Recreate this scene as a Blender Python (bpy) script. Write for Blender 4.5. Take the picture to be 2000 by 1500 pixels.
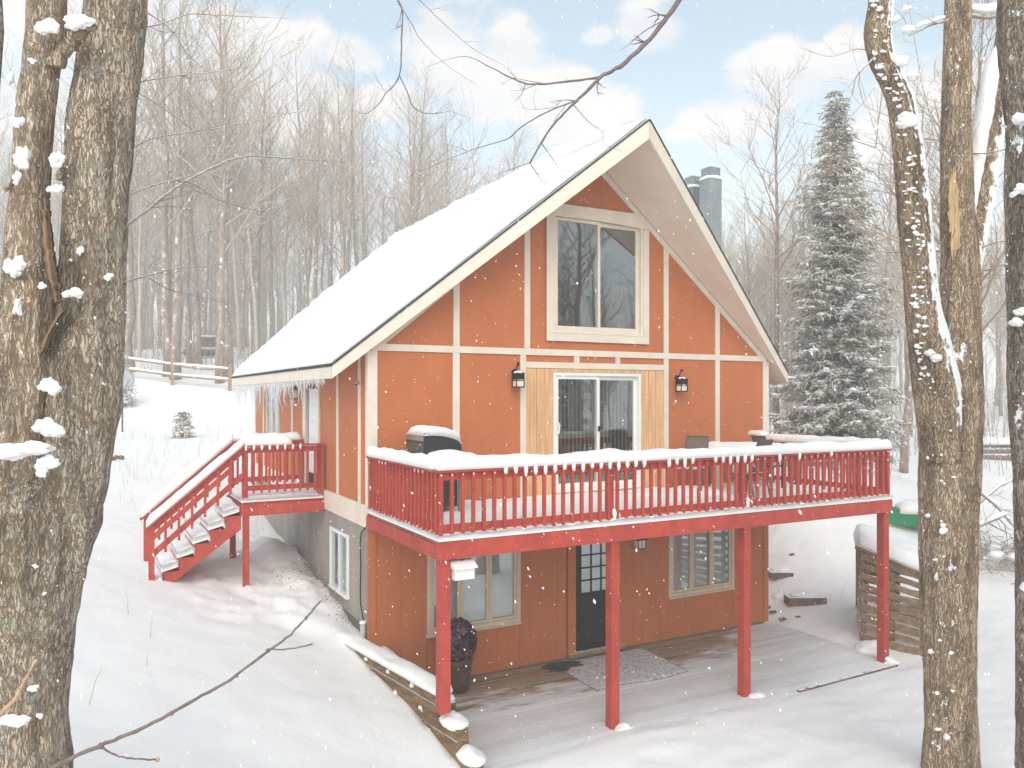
import bpy, bmesh, math, random
import numpy as np
from mathutils import Vector, Matrix, noise as mnoise

for o in list(bpy.data.objects):
    bpy.data.objects.remove(o)
sc = bpy.context.scene
COL = sc.collection
R = math.radians
rnd = random.Random(7)

# ------------------------------------------------------------------ camera
CAM = Vector((-3.87, -11.83, 4.65))
FPX, HORIZON = 1544.0, 774.0            # focal length and horizon row of the 2000 x 1500 photograph
YAW = R(61.6)                           # house front runs off this far to the right of the view axis
FWD = Vector((math.cos(YAW), math.sin(YAW), 0))
RGT = Vector((math.sin(YAW), -math.cos(YAW), 0))
cam = bpy.data.objects.new('camera', bpy.data.cameras.new('camera'))
COL.objects.link(cam)
cam.location = CAM
cam.rotation_euler = (R(90), 0, -math.atan2(FWD.x, FWD.y))
cam.data.sensor_width = 36
cam.data.lens = 36 * FPX / 2000
cam.data.shift_y = (HORIZON - 750) / 2000
cam.data.clip_start = 0.05
cam.data.clip_end = 2000
sc.camera = cam

def P(u, v, d):                         # bearing (u, v) seen from the viewpoint, d metres away -> point
    return CAM + (FWD + RGT * ((u - 1000) / FPX) + Vector((0, 0, (HORIZON - v) / FPX))) * d

# ------------------------------------------------------------------ sky, sun, exposure
SUN_EL, SUN_AZ = 34.0, 210.0            # azimuth clockwise from +Y
world = bpy.data.worlds.new('World')
sc.world = world
world.use_nodes = True
wt = world.node_tree
wt.nodes.clear()

def nd(t, typ, **kw):
    n = t.nodes.new(typ)
    for k, v in kw.items():
        if k.startswith('_'):
            setattr(n, k[1:], v)
        else:
            s = n.inputs[int(k[1:])] if (k[0] == 'i' and k[1:].isdigit()) else n.inputs[k.replace('__', ' ')]
            if isinstance(v, bpy.types.NodeSocket):
                t.links.new(v, s)
            else:
                s.default_value = v
    return n

def mth(t, op, a, b=0.0, clamp=False):
    n = nd(t, 'ShaderNodeMath', _operation=op, _use_clamp=clamp, i0=a, i1=b)
    return n.outputs[0]

def smooth(t, v, a, b, lo=0.0, hi=1.0):
    n = nd(t, 'ShaderNodeMapRange', _interpolation_type='SMOOTHSTEP', i0=v, i1=a, i2=b, i3=lo, i4=hi)
    return n.outputs[0]

def mixc(t, f, a, b, mode='MIX'):
    n = nd(t, 'ShaderNodeMix', _data_type='RGBA', _blend_type=mode)
    for s, v in ((n.inputs[0], f), (n.inputs[6], a), (n.inputs[7], b)):
        if isinstance(v, bpy.types.NodeSocket):
            t.links.new(v, s)
        else:
            s.default_value = v
    return n.outputs[2]

def lin(r, g, b):
    f = lambda c: (c / 255) / 12.92 if c <= 10 else (((c / 255) + 0.055) / 1.055) ** 2.4
    return (f(r), f(g), f(b), 1.0)

sky = nd(wt, 'ShaderNodeTexSky', _sky_type='NISHITA', _sun_disc=False, _sun_elevation=R(SUN_EL), _sun_rotation=R(SUN_AZ))
tc = nd(wt, 'ShaderNodeTexCoord').outputs['Generated']
sep = nd(wt, 'ShaderNodeSeparateXYZ', i0=tc)
# puffy cloud banks: noise in direction space, flattened, plus a few named banks that stand where the photo has them
mp = nd(wt, 'ShaderNodeMapping', Vector=tc, Scale=(1, 1, 1.7)).outputs[0]
nz1 = nd(wt, 'ShaderNodeTexNoise', Vector=mp, Scale=9.0, Detail=7.0, Roughness=0.55).outputs[0]
nz2 = nd(wt, 'ShaderNodeTexNoise', Vector=mp, Scale=3.2, Detail=3.0, Roughness=0.5).outputs[0]
banks = [(850, 85, .085), (1000, 95, .06), (700, 110, .05), (530, 130, .10), (600, 165, .06), (760, 195, .05), (910, 175, .10), (1060, 185, .07), (1280, 58, .065),
         (1500, 140, .06), (1560, 165, .055), (1640, 130, .05), (1170, 70, .025), (560, 210, .09), (1420, 250, .07), (1150, 250, .08), (330, 80, .12), (200, 200, .2), (1850, 200, .12)]
cur = None
for (u, v, rr) in banks:
    dv = (P(u, v, 1) - CAM).normalized()
    c = Vector((dv.x, dv.y, dv.z * 1.7))
    dist = nd(wt, 'ShaderNodeVectorMath', _operation='DISTANCE', i0=mp, i1=tuple(c)).outputs['Value']
    m = mth(wt, 'SUBTRACT', 1.0, mth(wt, 'DIVIDE', dist, rr * 1.0))
    cur = m if cur is None else mth(wt, 'MAXIMUM', cur, m)
bank = mth(wt, 'MAXIMUM', cur, -1.0)
nn = mth(wt, 'MULTIPLY', mth(wt, 'SUBTRACT', nz1, 0.5), 2.6)
bankm = smooth(wt, mth(wt, 'ADD', bank, nn), 0.0, 0.40)
# elsewhere in the sky: the same broken cloud
gen = smooth(wt, mth(wt, 'ADD', nz2, mth(wt, 'MULTIPLY', mth(wt, 'SUBTRACT', nz1, 0.5), 0.5)), 0.60, 0.74)
cloud = mth(wt, 'MAXIMUM', bankm, mth(wt, 'MULTIPLY', gen, 0.7))
low = smooth(wt, sep.outputs['Z'], 0.40, 0.06)           # thin white veil that thickens towards the horizon
veil = mth(wt, 'ADD', 0.20, mth(wt, 'MULTIPLY', low, 0.62))
cshade = smooth(wt, nz1, 0.35, 0.62)
ccol = mixc(wt, cshade, (0.70, 0.72, 0.75, 1), (0.90, 0.83, 0.775, 1))
blue = nd(wt, 'ShaderNodeVectorMath', _operation='SCALE', i0=mixc(wt, 1.0, sky.outputs[0], (.99, 1.07, 0.91, 1), 'MULTIPLY'), Scale=0.18).outputs[0]
skyc = mixc(wt, veil, blue, (0.89, 0.90, 0.90, 1))
cloud_amt = mth(wt, 'MULTIPLY', cloud, 0.86)
full = mixc(wt, cloud_amt, skyc, ccol)
bg = nd(wt, 'ShaderNodeBackground', Color=full, Strength=0.52)
wo = nd(wt, 'ShaderNodeOutputWorld')
wt.links.new(bg.outputs[0], wo.inputs[0])

sun = bpy.data.objects.new('sun', bpy.data.lights.new('sun', 'SUN'))
COL.objects.link(sun)
sun.data.energy = 1.5
sun.data.angle = R(75)
sun.data.color = (1.0, 0.945, 0.88)
sd = Vector((math.sin(R(SUN_AZ)) * math.cos(R(SUN_EL)), math.cos(R(SUN_AZ)) * math.cos(R(SUN_EL)), math.sin(R(SUN_EL))))
sun.rotation_euler = sd.to_track_quat('Z', 'Y').to_euler()

sc.view_settings.view_transform = 'Standard'
sc.view_settings.look = 'None'
sc.view_settings.gamma = 1.0
sc.view_settings.use_curve_mapping = False
sc.view_settings.exposure = 1.2
sc.render.engine = 'CYCLES'
cy = sc.cycles
cy.use_denoising = True
cy.max_bounces = 6
cy.diffuse_bounces = 4
cy.glossy_bounces = 3
cy.transmission_bounces = 4
cy.transparent_max_bounces = 12
cy.volume_bounces = 3
cy.caustics_reflective = False
cy.caustics_refractive = False

# ------------------------------------------------------------------ materials
def material(name, col, rough=0.6, var=0.18, scale=6.0, stretch=(1, 1, 1), bump=0.0, bscale=40.0, bdist=0.01,
             spec=0.3, metallic=0.0, snow=0.0, col2=None, snowdir=(0, 0, 1), snowlim=(0.55, 0.8), snowscale=9.0):
    m = bpy.data.materials.new(name)
    m.use_nodes = True
    t = m.node_tree
    t.nodes.clear()
    out = nd(t, 'ShaderNodeOutputMaterial')
    co = nd(t, 'ShaderNodeTexCoord').outputs['Object']
    rn = nd(t, 'ShaderNodeObjectInfo').outputs['Random']
    off = nd(t, 'ShaderNodeVectorMath', _operation='ADD', i0=co, i1=mth(t, 'MULTIPLY', rn, 37.0)).outputs[0]
    mpv = nd(t, 'ShaderNodeMapping', Vector=off, Scale=stretch).outputs[0]
    n1 = nd(t, 'ShaderNodeTexNoise', Vector=mpv, Scale=scale, Detail=6.0, Roughness=0.6).outputs[0]
    f = smooth(t, n1, 0.3, 0.7)
    a = tuple(c * (1 - var) for c in col[:3]) + (1,)
    b = col2 if col2 else tuple(min(1, c * (1 + var)) for c in col[:3]) + (1,)
    c = mixc(t, f, a, b)
    br = mth(t, 'ADD', 1 - var * 0.35, mth(t, 'MULTIPLY', rn, var * 0.7))
    c = nd(t, 'ShaderNodeVectorMath', _operation='SCALE', i0=c, Scale=br).outputs[0]
    bs = nd(t, 'ShaderNodeBsdfPrincipled', Base__Color=c, Roughness=rough, Metallic=metallic)
    bs.inputs['Specular IOR Level'].default_value = spec
    if bump:
        n2 = nd(t, 'ShaderNodeTexNoise', Vector=mpv, Scale=bscale, Detail=4.0, Roughness=0.6).outputs[0]
        bp = nd(t, 'ShaderNodeBump', Height=n2, Strength=bump, Distance=bdist)
        t.links.new(bp.outputs[0], bs.inputs['Normal'])
    res = bs.outputs[0]
    if snow:
        g = nd(t, 'ShaderNodeNewGeometry')
        dt = nd(t, 'ShaderNodeVectorMath', _operation='DOT_PRODUCT', i0=g.outputs['Normal'], i1=snowdir).outputs['Value']
        ns = nd(t, 'ShaderNodeTexNoise', Vector=off, Scale=snowscale, Detail=4.0, Roughness=0.65).outputs[0]
        k = mth(t, 'ADD', dt, mth(t, 'MULTIPLY', mth(t, 'SUBTRACT', ns, 0.5), 2.0))
        msk = mth(t, 'MULTIPLY', smooth(t, k, snowlim[0], snowlim[1]), snow)
        sb = nd(t, 'ShaderNodeBsdfDiffuse', Color=(0.86, 0.87, 0.89, 1))
        mx = nd(t, 'ShaderNodeMixShader', i0=msk, i1=res, i2=sb.outputs[0])
        res = mx.outputs[0]
    t.links.new(res, out.inputs[0])
    return m

M = {}
M['orange'] = material('orange_paint', lin(190, 110, 65), .66, .06, 2.0, (1.1, 1.1, .6), .35, 70, .004)
M['red'] = material('red_paint', lin(178, 70, 57), .62, .15, 5, (1, 1, .6), .3, 45, .004)
M['cream'] = material('cream_paint', lin(226, 214, 198), .55, .06, 3, (1, 1, 1), .2, 60, .003)
M['soffit'] = material('soffit_paint', lin(236, 220, 204), .65, .05, 1.5, (1, 1, 1), .2, 50, .003)
M['white'] = material('white_vinyl', lin(236, 236, 234), .4, .03, 3)
M['tan'] = material('tan_frame', lin(212, 192, 168), .5, .06, 4)
M['rawwood'] = material('raw_plywood', lin(218, 172, 126), .7, .18, 7, (2.4, 2.4, .2), .3, 30, .004)
M['deckwood'] = material('weathered_board', lin(150, 112, 76), .75, .3, 5, (.3, 3, 3), .4, 40, .006)
M['oldwood'] = material('old_grey_wood', lin(150, 124, 98), .8, .28, 5, (2, 2, 2), .5, 30, .006, snow=.9, snowlim=(.75, 1.05))
M['timber'] = material('landscape_timber', lin(124, 98, 70), .9, .4, 7, (1, .4, 2), .7, 25, .012, snow=1.0, snowlim=(.58, .8), snowscale=8, snowdir=(-.3, -.2, .9))
M['grey'] = material('grey_siding', lin(150, 142, 134), .6, .16, 1.6, (1, 1, .4), .3, 60, .004)
M['concrete'] = material('concrete_block', lin(128, 122, 108), .9, .25, 4, (1, 1, 1), .5, 40, .006, col2=lin(112, 104, 80))
M['black'] = material('black_metal', lin(17, 17, 20), .5, .2, 10, spec=.3)
M['doorblack'] = material('black_door_paint', lin(13, 15, 21), .45, .2, 6, spec=.25)
M['shingle'] = material('dark_shingle', lin(60, 58, 58), .9, .35, 30, (1, 1, 1), .5, 60, .01)
M['chimney'] = material('galvanised_metal', lin(140, 146, 148), .55, .18, 4, (1, 1, .3), .1, 30, .003, metallic=.1)
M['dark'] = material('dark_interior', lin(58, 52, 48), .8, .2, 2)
M['blind'] = material('blind_vinyl', lin(232, 238, 242), .5, .04, 3)
M['vblind'] = material('vertical_blind', lin(150, 152, 138), .6, .1, 3)
M['steel'] = material('stainless_steel', lin(170, 168, 164), .35, .08, 5, (1, 1, 6), metallic=.8)
M['grill'] = material('grill_black', lin(40, 40, 42), .4, .2, 8, spec=.5)
M['sling'] = material('brown_sling_fabric', lin(112, 98, 88), .8, .12, 20)
M['frame'] = material('grey_chair_frame', lin(96, 92, 88), .45, .1, 10, metallic=.3)
M['rug'] = material('grey_rug', lin(120, 117, 122), .95, .15, 40, (1, 1, 1), .6, 90, .01, snow=.75, snowlim=(.3, 1.3), snowscale=14)
M['rag'] = material('dark_mat', lin(66, 62, 66), .95, .25, 20, bump=.5)
M['purple'] = material('purple_bundle', lin(66, 34, 50), .35, .4, 6, spec=.5)
M['pot'] = material('brown_pot', lin(84, 58, 42), .6, .25, 6, bump=.2)
M['green'] = material('green_plastic', lin(40, 140, 92), .4, .08, 4)
M['redplastic'] = material('faded_red_plastic', lin(168, 60, 78), .5, .1, 4)
M['dish'] = material('grey_dish', lin(172, 172, 172), .5, .08, 5)
M['lampglass'] = material('frosted_lamp_glass', lin(236, 226, 206), .35, .06, 8, spec=.5)
M['needle'] = material('spruce_needles', lin(146, 140, 112), .8, .3, 1.2, (1, 1, 1), col2=lin(190, 176, 150), snow=.9, snowlim=(.4, .9), snowscale=3.5)
M['sprucebark'] = material('spruce_bark', lin(104, 88, 76), .9, .3, 8, (1, 1, .4), .5, 20)
M['twig'] = material('bare_twig', lin(164, 146, 126), .8, .2, 12, snow=.9, snowlim=(.3, .9))
M['twig_near'] = material('near_twig_bark', lin(128, 112, 108), .7, .22, 25, bump=.3, bscale=60, snow=.35, snowlim=(.98, 1.25), snowscale=18)
M['fbark'] = material('forest_bark', lin(144, 126, 112), .9, .28, 3.5, (3, 3, .6), .5, 14, .03, snow=.85, snowdir=(-.5, -.6, .5), snowlim=(.7, 1.3), snowscale=4)
M['birch'] = material('pale_birch_bark', lin(196, 184, 172), .8, .16, 4, (1, 1, 3), .2, 20)
M['stone'] = material('step_stone', lin(120, 96, 88), .9, .3, 10, bump=.6, snow=1.0, snowlim=(.25, .6), snowscale=14)
M['litter'] = material('leaf_litter', lin(122, 98, 78), .95, .4, 14)
M['stalk'] = material('dry_stalk', lin(168, 148, 124), .9, .25, 10)
M['cable'] = material('black_cable', lin(24, 24, 26), .5, .1, 10)
M['scar'] = material('bare_wood', lin(200, 168, 126), .85, .35, 9, (6, 6, .5), .6, 30)
M['peel'] = material('peeling_bark', lin(134, 108, 84), .9, .35, 9, (2, 2, .6), .6, 20, .02)
M['bud'] = material('bud', lin(200, 168, 140), .7, .2, 20)
M['log'] = material('log_end', lin(120, 100, 84), .9, .3, 12, bump=.5, snow=1., snowlim=(.5, .8))

def snow_material(name, bump=.5, grain=26):
    m = bpy.data.materials.new(name)
    m.use_nodes = True
    t = m.node_tree
    t.nodes.clear()
    out = nd(t, 'ShaderNodeOutputMaterial')
    co = nd(t, 'ShaderNodeTexCoord').outputs['Object']
    a = nd(t, 'ShaderNodeTexNoise', Vector=co, Scale=grain, Detail=5.0, Roughness=0.65).outputs[0]
    b = nd(t, 'ShaderNodeTexNoise', Vector=co, Scale=2.6, Detail=3.0, Roughness=0.5).outputs[0]
    h = mth(t, 'ADD', mth(t, 'MULTIPLY', a, 0.25), mth(t, 'MULTIPLY', b, 1.6))
    bp = nd(t, 'ShaderNodeBump', Height=h, Strength=bump, Distance=0.03)
    c = mixc(t, b, (0.85, 0.845, 0.845, 1), (0.91, 0.90, 0.89, 1))
    bs = nd(t, 'ShaderNodeBsdfPrincipled', Base__Color=c, Roughness=0.75)
    bs.inputs['Specular IOR Level'].default_value = 0.15
    t.links.new(bp.outputs[0], bs.inputs['Normal'])
    t.links.new(bs.outputs[0], out.inputs[0])
    return m
M['snow'] = snow_material('snow', .3, 34)
M['snowpile'] = snow_material('snow_pile', .35, 40)

def glass_material():
    m = bpy.data.materials.new('window_glass')
    m.use_nodes = True
    t = m.node_tree
    t.nodes.clear()
    out = nd(t, 'ShaderNodeOutputMaterial')
    lw = nd(t, 'ShaderNodeLayerWeight', Blend=0.35).outputs['Facing']
    f = mth(t, 'ADD', 0.17, mth(t, 'MULTIPLY', mth(t, 'POWER', lw, 3.0), 0.7), True)
    tr = nd(t, 'ShaderNodeBsdfTransparent', Color=(0.90, 0.93, 0.92, 1))
    gl = nd(t, 'ShaderNodeBsdfGlossy', Color=(0.92, 0.95, 0.97, 1), Roughness=0.02)
    co = nd(t, 'ShaderNodeTexCoord').outputs['Object']
    w = nd(t, 'ShaderNodeTexNoise', Vector=co, Scale=2.0, Detail=1.0).outputs[0]
    bp = nd(t, 'ShaderNodeBump', Height=w, Strength=0.012, Distance=0.05)
    t.links.new(bp.outputs[0], gl.inputs['Normal'])
    mx = nd(t, 'ShaderNodeMixShader', i0=f, i1=tr.outputs[0], i2=gl.outputs[0])
    t.links.new(mx.outputs[0], out.inputs[0])
    return m
M['glass'] = glass_material()

def ice_material():
    m = bpy.data.materials.new('ice')
    m.use_nodes = True
    t = m.node_tree
    t.nodes.clear()
    out = nd(t, 'ShaderNodeOutputMaterial')
    bs = nd(t, 'ShaderNodeBsdfPrincipled', Base__Color=(0.86, 0.88, 0.90, 1), Roughness=0.12)
    tr = nd(t, 'ShaderNodeBsdfTransparent', Color=(0.95, 0.96, 0.97, 1))
    mx = nd(t, 'ShaderNodeMixShader', i0=0.45, i1=tr.outputs[0], i2=bs.outputs[0])
    t.links.new(mx.outputs[0], out.inputs[0])
    return m
M['ice'] = ice_material()

def patio_material():
    # brown boards with wind-blown snow dust: bare against the sheltered wall, dusted further out
    m = bpy.data.materials.new('patio_board')
    m.use_nodes = True
    t = m.node_tree
    t.nodes.clear()
    out = nd(t, 'ShaderNodeOutputMaterial')
    pos = nd(t, 'ShaderNodeNewGeometry').outputs['Position']
    rn = nd(t, 'ShaderNodeObjectInfo').outputs['Random']
    st = nd(t, 'ShaderNodeMapping', Vector=pos, Scale=(.5, 5, 3)).outputs[0]
    n1 = nd(t, 'ShaderNodeTexNoise', Vector=st, Scale=5, Detail=6.0, Roughness=0.65).outputs[0]
    wood = mixc(t, smooth(t, n1, .3, .7), lin(112, 84, 58), lin(168, 134, 98))
    wood = nd(t, 'ShaderNodeVectorMath', _operation='SCALE', i0=wood, Scale=mth(t, 'ADD', .8, mth(t, 'MULTIPLY', rn, .35))).outputs[0]
    s = nd(t, 'ShaderNodeSeparateXYZ', i0=pos)
    n2 = nd(t, 'ShaderNodeTexNoise', Vector=nd(t, 'ShaderNodeMapping', Vector=pos, Scale=(.55, 1.5, 1)).outputs[0], Scale=2.2, Detail=6.0, Roughness=0.62).outputs[0]
    n3 = nd(t, 'ShaderNodeTexNoise', Vector=pos, Scale=60, Detail=3.0, Roughness=0.6).outputs[0]
    dist = mth(t, 'ADD', mth(t, 'MULTIPLY', s.outputs['Y'], -1.0), mth(t, 'MULTIPLY', mth(t, 'SUBTRACT', n2, .5), 2.6))
    dist = mth(t, 'ADD', dist, smooth(t, s.outputs['X'], 6.3, 8.6, 0.0, 1.6))
    k = smooth(t, dist, .7, 1.3, .08, .78)
    k = mth(t, 'ADD', k, smooth(t, dist, 2.1, 3.6, 0.0, .22))
    k = mth(t, 'ADD', k, mth(t, 'MULTIPLY', mth(t, 'SUBTRACT', rn, .6), .22))
    k = mth(t, 'ADD', k, mth(t, 'MULTIPLY', mth(t, 'SUBTRACT', n3, .5), .5), True)
    dust = nd(t, 'ShaderNodeBsdfDiffuse', Color=(.78, .79, .82, 1))
    bs = nd(t, 'ShaderNodeBsdfPrincipled', Base__Color=wood, Roughness=0.6)
    bp = nd(t, 'ShaderNodeBump', Height=n1, Strength=.4, Distance=.006)
    t.links.new(bp.outputs[0], bs.inputs['Normal'])
    mx = nd(t, 'ShaderNodeMixShader', i0=k, i1=bs.outputs[0], i2=dust.outputs[0])
    t.links.new(mx.outputs[0], out.inputs[0])
    return m
M['patio'] = patio_material()

def bark_material(name, c1, c2, crack, lichen=.4, snow=0.0, snowdir=(-.6, -.3, .5), lim=(.9, 1.05), plate=.13, snowscale=6.0):
    m = bpy.data.materials.new(name)
    m.use_nodes = True
    t = m.node_tree
    t.nodes.clear()
    out = nd(t, 'ShaderNodeOutputMaterial')
    co = nd(t, 'ShaderNodeTexCoord').outputs['Object']
    wob = nd(t, 'ShaderNodeTexNoise', Vector=co, Scale=7.0, Detail=3.0)
    co2 = nd(t, 'ShaderNodeVectorMath', _operation='ADD', i0=co, i1=nd(t, 'ShaderNodeVectorMath', _operation='SCALE', i0=wob.outputs['Color'], Scale=.09).outputs[0]).outputs[0]
    sm = nd(t, 'ShaderNodeMapping', Vector=co2, Scale=(52, 52, 52 * plate)).outputs[0]
    vo = nd(t, 'ShaderNodeTexVoronoi', _feature='DISTANCE_TO_EDGE', Vector=sm, Scale=1.0).outputs['Distance']
    sm2 = nd(t, 'ShaderNodeMapping', Vector=co2, Scale=(17, 17, 17 * plate * .3)).outputs[0]
    vo2 = nd(t, 'ShaderNodeTexVoronoi', _feature='DISTANCE_TO_EDGE', Vector=sm2, Scale=1.0).outputs['Distance']
    vo = mth(t, 'MINIMUM', vo, mth(t, 'MULTIPLY', vo2, 1.7))
    fine = nd(t, 'ShaderNodeTexNoise', Vector=nd(t, 'ShaderNodeMapping', Vector=co, Scale=(3, 3, .9)).outputs[0], Scale=26.0, Detail=7.0, Roughness=.7).outputs[0]
    big = nd(t, 'ShaderNodeTexNoise', Vector=co, Scale=3.2, Detail=5.0, Roughness=.6).outputs[0]
    crk = smooth(t, mth(t, 'ADD', vo, mth(t, 'MULTIPLY', mth(t, 'SUBTRACT', fine, .5), .5)), -.05, .16)
    base = mixc(t, smooth(t, fine, .3, .7), c1, c2)
    base = mixc(t, smooth(t, big, .35, .7), base, mixc(t, .5, base, lin(120, 92, 64)))
    base = mixc(t, mth(t, 'ADD', mth(t, 'MULTIPLY', crk, .72), .28), crack, base)
    ln = nd(t, 'ShaderNodeTexNoise', Vector=co, Scale=4.3, Detail=6.0, Roughness=.7).outputs[0]
    base = mixc(t, mth(t, 'MULTIPLY', smooth(t, ln, .58, .66), lichen), base, lin(176, 180, 150))
    l2 = nd(t, 'ShaderNodeTexNoise', Vector=nd(t, 'ShaderNodeMapping', Vector=co, Location=(5, 3, 1)).outputs[0], Scale=11.0, Detail=5.0, Roughness=.75).outputs[0]
    base = mixc(t, mth(t, 'MULTIPLY', smooth(t, l2, .53, .62), min(1, lichen * 1.4)), base, lin(196, 188, 176))
    moss = nd(t, 'ShaderNodeTexNoise', Vector=nd(t, 'ShaderNodeMapping', Vector=co, Location=(9, 1, 4)).outputs[0], Scale=2.1, Detail=6.0, Roughness=.7).outputs[0]
    base = mixc(t, mth(t, 'MULTIPLY', smooth(t, moss, .57, .68), .6), base, lin(132, 122, 84))
    stk = nd(t, 'ShaderNodeTexNoise', Vector=nd(t, 'ShaderNodeMapping', Vector=co2, Scale=(7, 7, .8)).outputs[0], Scale=1.0, Detail=4.0, Roughness=.6).outputs[0]
    base = nd(t, 'ShaderNodeVectorMath', _operation='SCALE', i0=base, Scale=smooth(t, stk, .32, .58, .68, 1.2)).outputs[0]
    bs = nd(t, 'ShaderNodeBsdfPrincipled', Base__Color=base, Roughness=.9)
    bs.inputs['Specular IOR Level'].default_value = .12
    h = mth(t, 'ADD', mth(t, 'MULTIPLY', crk, 1.0), mth(t, 'MULTIPLY', fine, .9))
    bp = nd(t, 'ShaderNodeBump', Height=h, Strength=.95, Distance=.022)
    t.links.new(bp.outputs[0], bs.inputs['Normal'])
    res = bs.outputs[0]
    if snow:
        g = nd(t, 'ShaderNodeNewGeometry')
        dt = nd(t, 'ShaderNodeVectorMath', _operation='DOT_PRODUCT', i0=g.outputs['Normal'], i1=tuple(Vector(snowdir).normalized())).outputs['Value']
        ns = nd(t, 'ShaderNodeTexNoise', Vector=nd(t, 'ShaderNodeMapping', Vector=co, Scale=(1.5, 1.5, 1)).outputs[0], Scale=snowscale, Detail=6.0, Roughness=.75).outputs[0]
        k = mth(t, 'ADD', mth(t, 'MULTIPLY', dt, .6), mth(t, 'MULTIPLY', ns, 1.0))
        k = mth(t, 'ADD', k, mth(t, 'MULTIPLY', mth(t, 'SUBTRACT', big, .5), .9))
        msk = mth(t, 'MULTIPLY', smooth(t, k, lim[0], lim[1]), snow)
        sb = nd(t, 'ShaderNodeBsdfDiffuse', Color=(.87, .875, .89, 1))
        mx = nd(t, 'ShaderNodeMixShader', i0=msk, i1=res, i2=sb.outputs[0])
        res = mx.outputs[0]
    t.links.new(res, out.inputs[0])
    return m
M['bark_left'] = bark_material('lichen_maple_bark', lin(190, 170, 148), lin(226, 210, 190), lin(128, 104, 82), .7, plate=.11)
M['bark_dead'] = bark_material('dead_tree_bark', lin(206, 182, 156), lin(236, 216, 194), lin(150, 120, 92), .5, plate=.11)
M['bark_right'] = bark_material('brown_furrowed_bark', lin(194, 166, 138), lin(222, 198, 170), lin(118, 92, 70), .15, .95, (-.55, -.25, .45), (1.13, 1.2), .09, 9.0)
M['bark_snowy'] = bark_material('snow_plastered_bark', lin(188, 160, 132), lin(216, 192, 164), lin(112, 88, 68), .2, 1.0, (.55, -.55, .35), (.76, .84), .11, 9.0)
M['bark_far'] = bark_material('mossy_grey_bark', lin(146, 130, 114), lin(188, 174, 158), lin(100, 84, 68), .5, .9, (-.75, .1, .3), (1.16, 1.24))

# ------------------------------------------------------------------ mesh building
BASE = {}                                # object name -> world position its meshes are measured from

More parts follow.
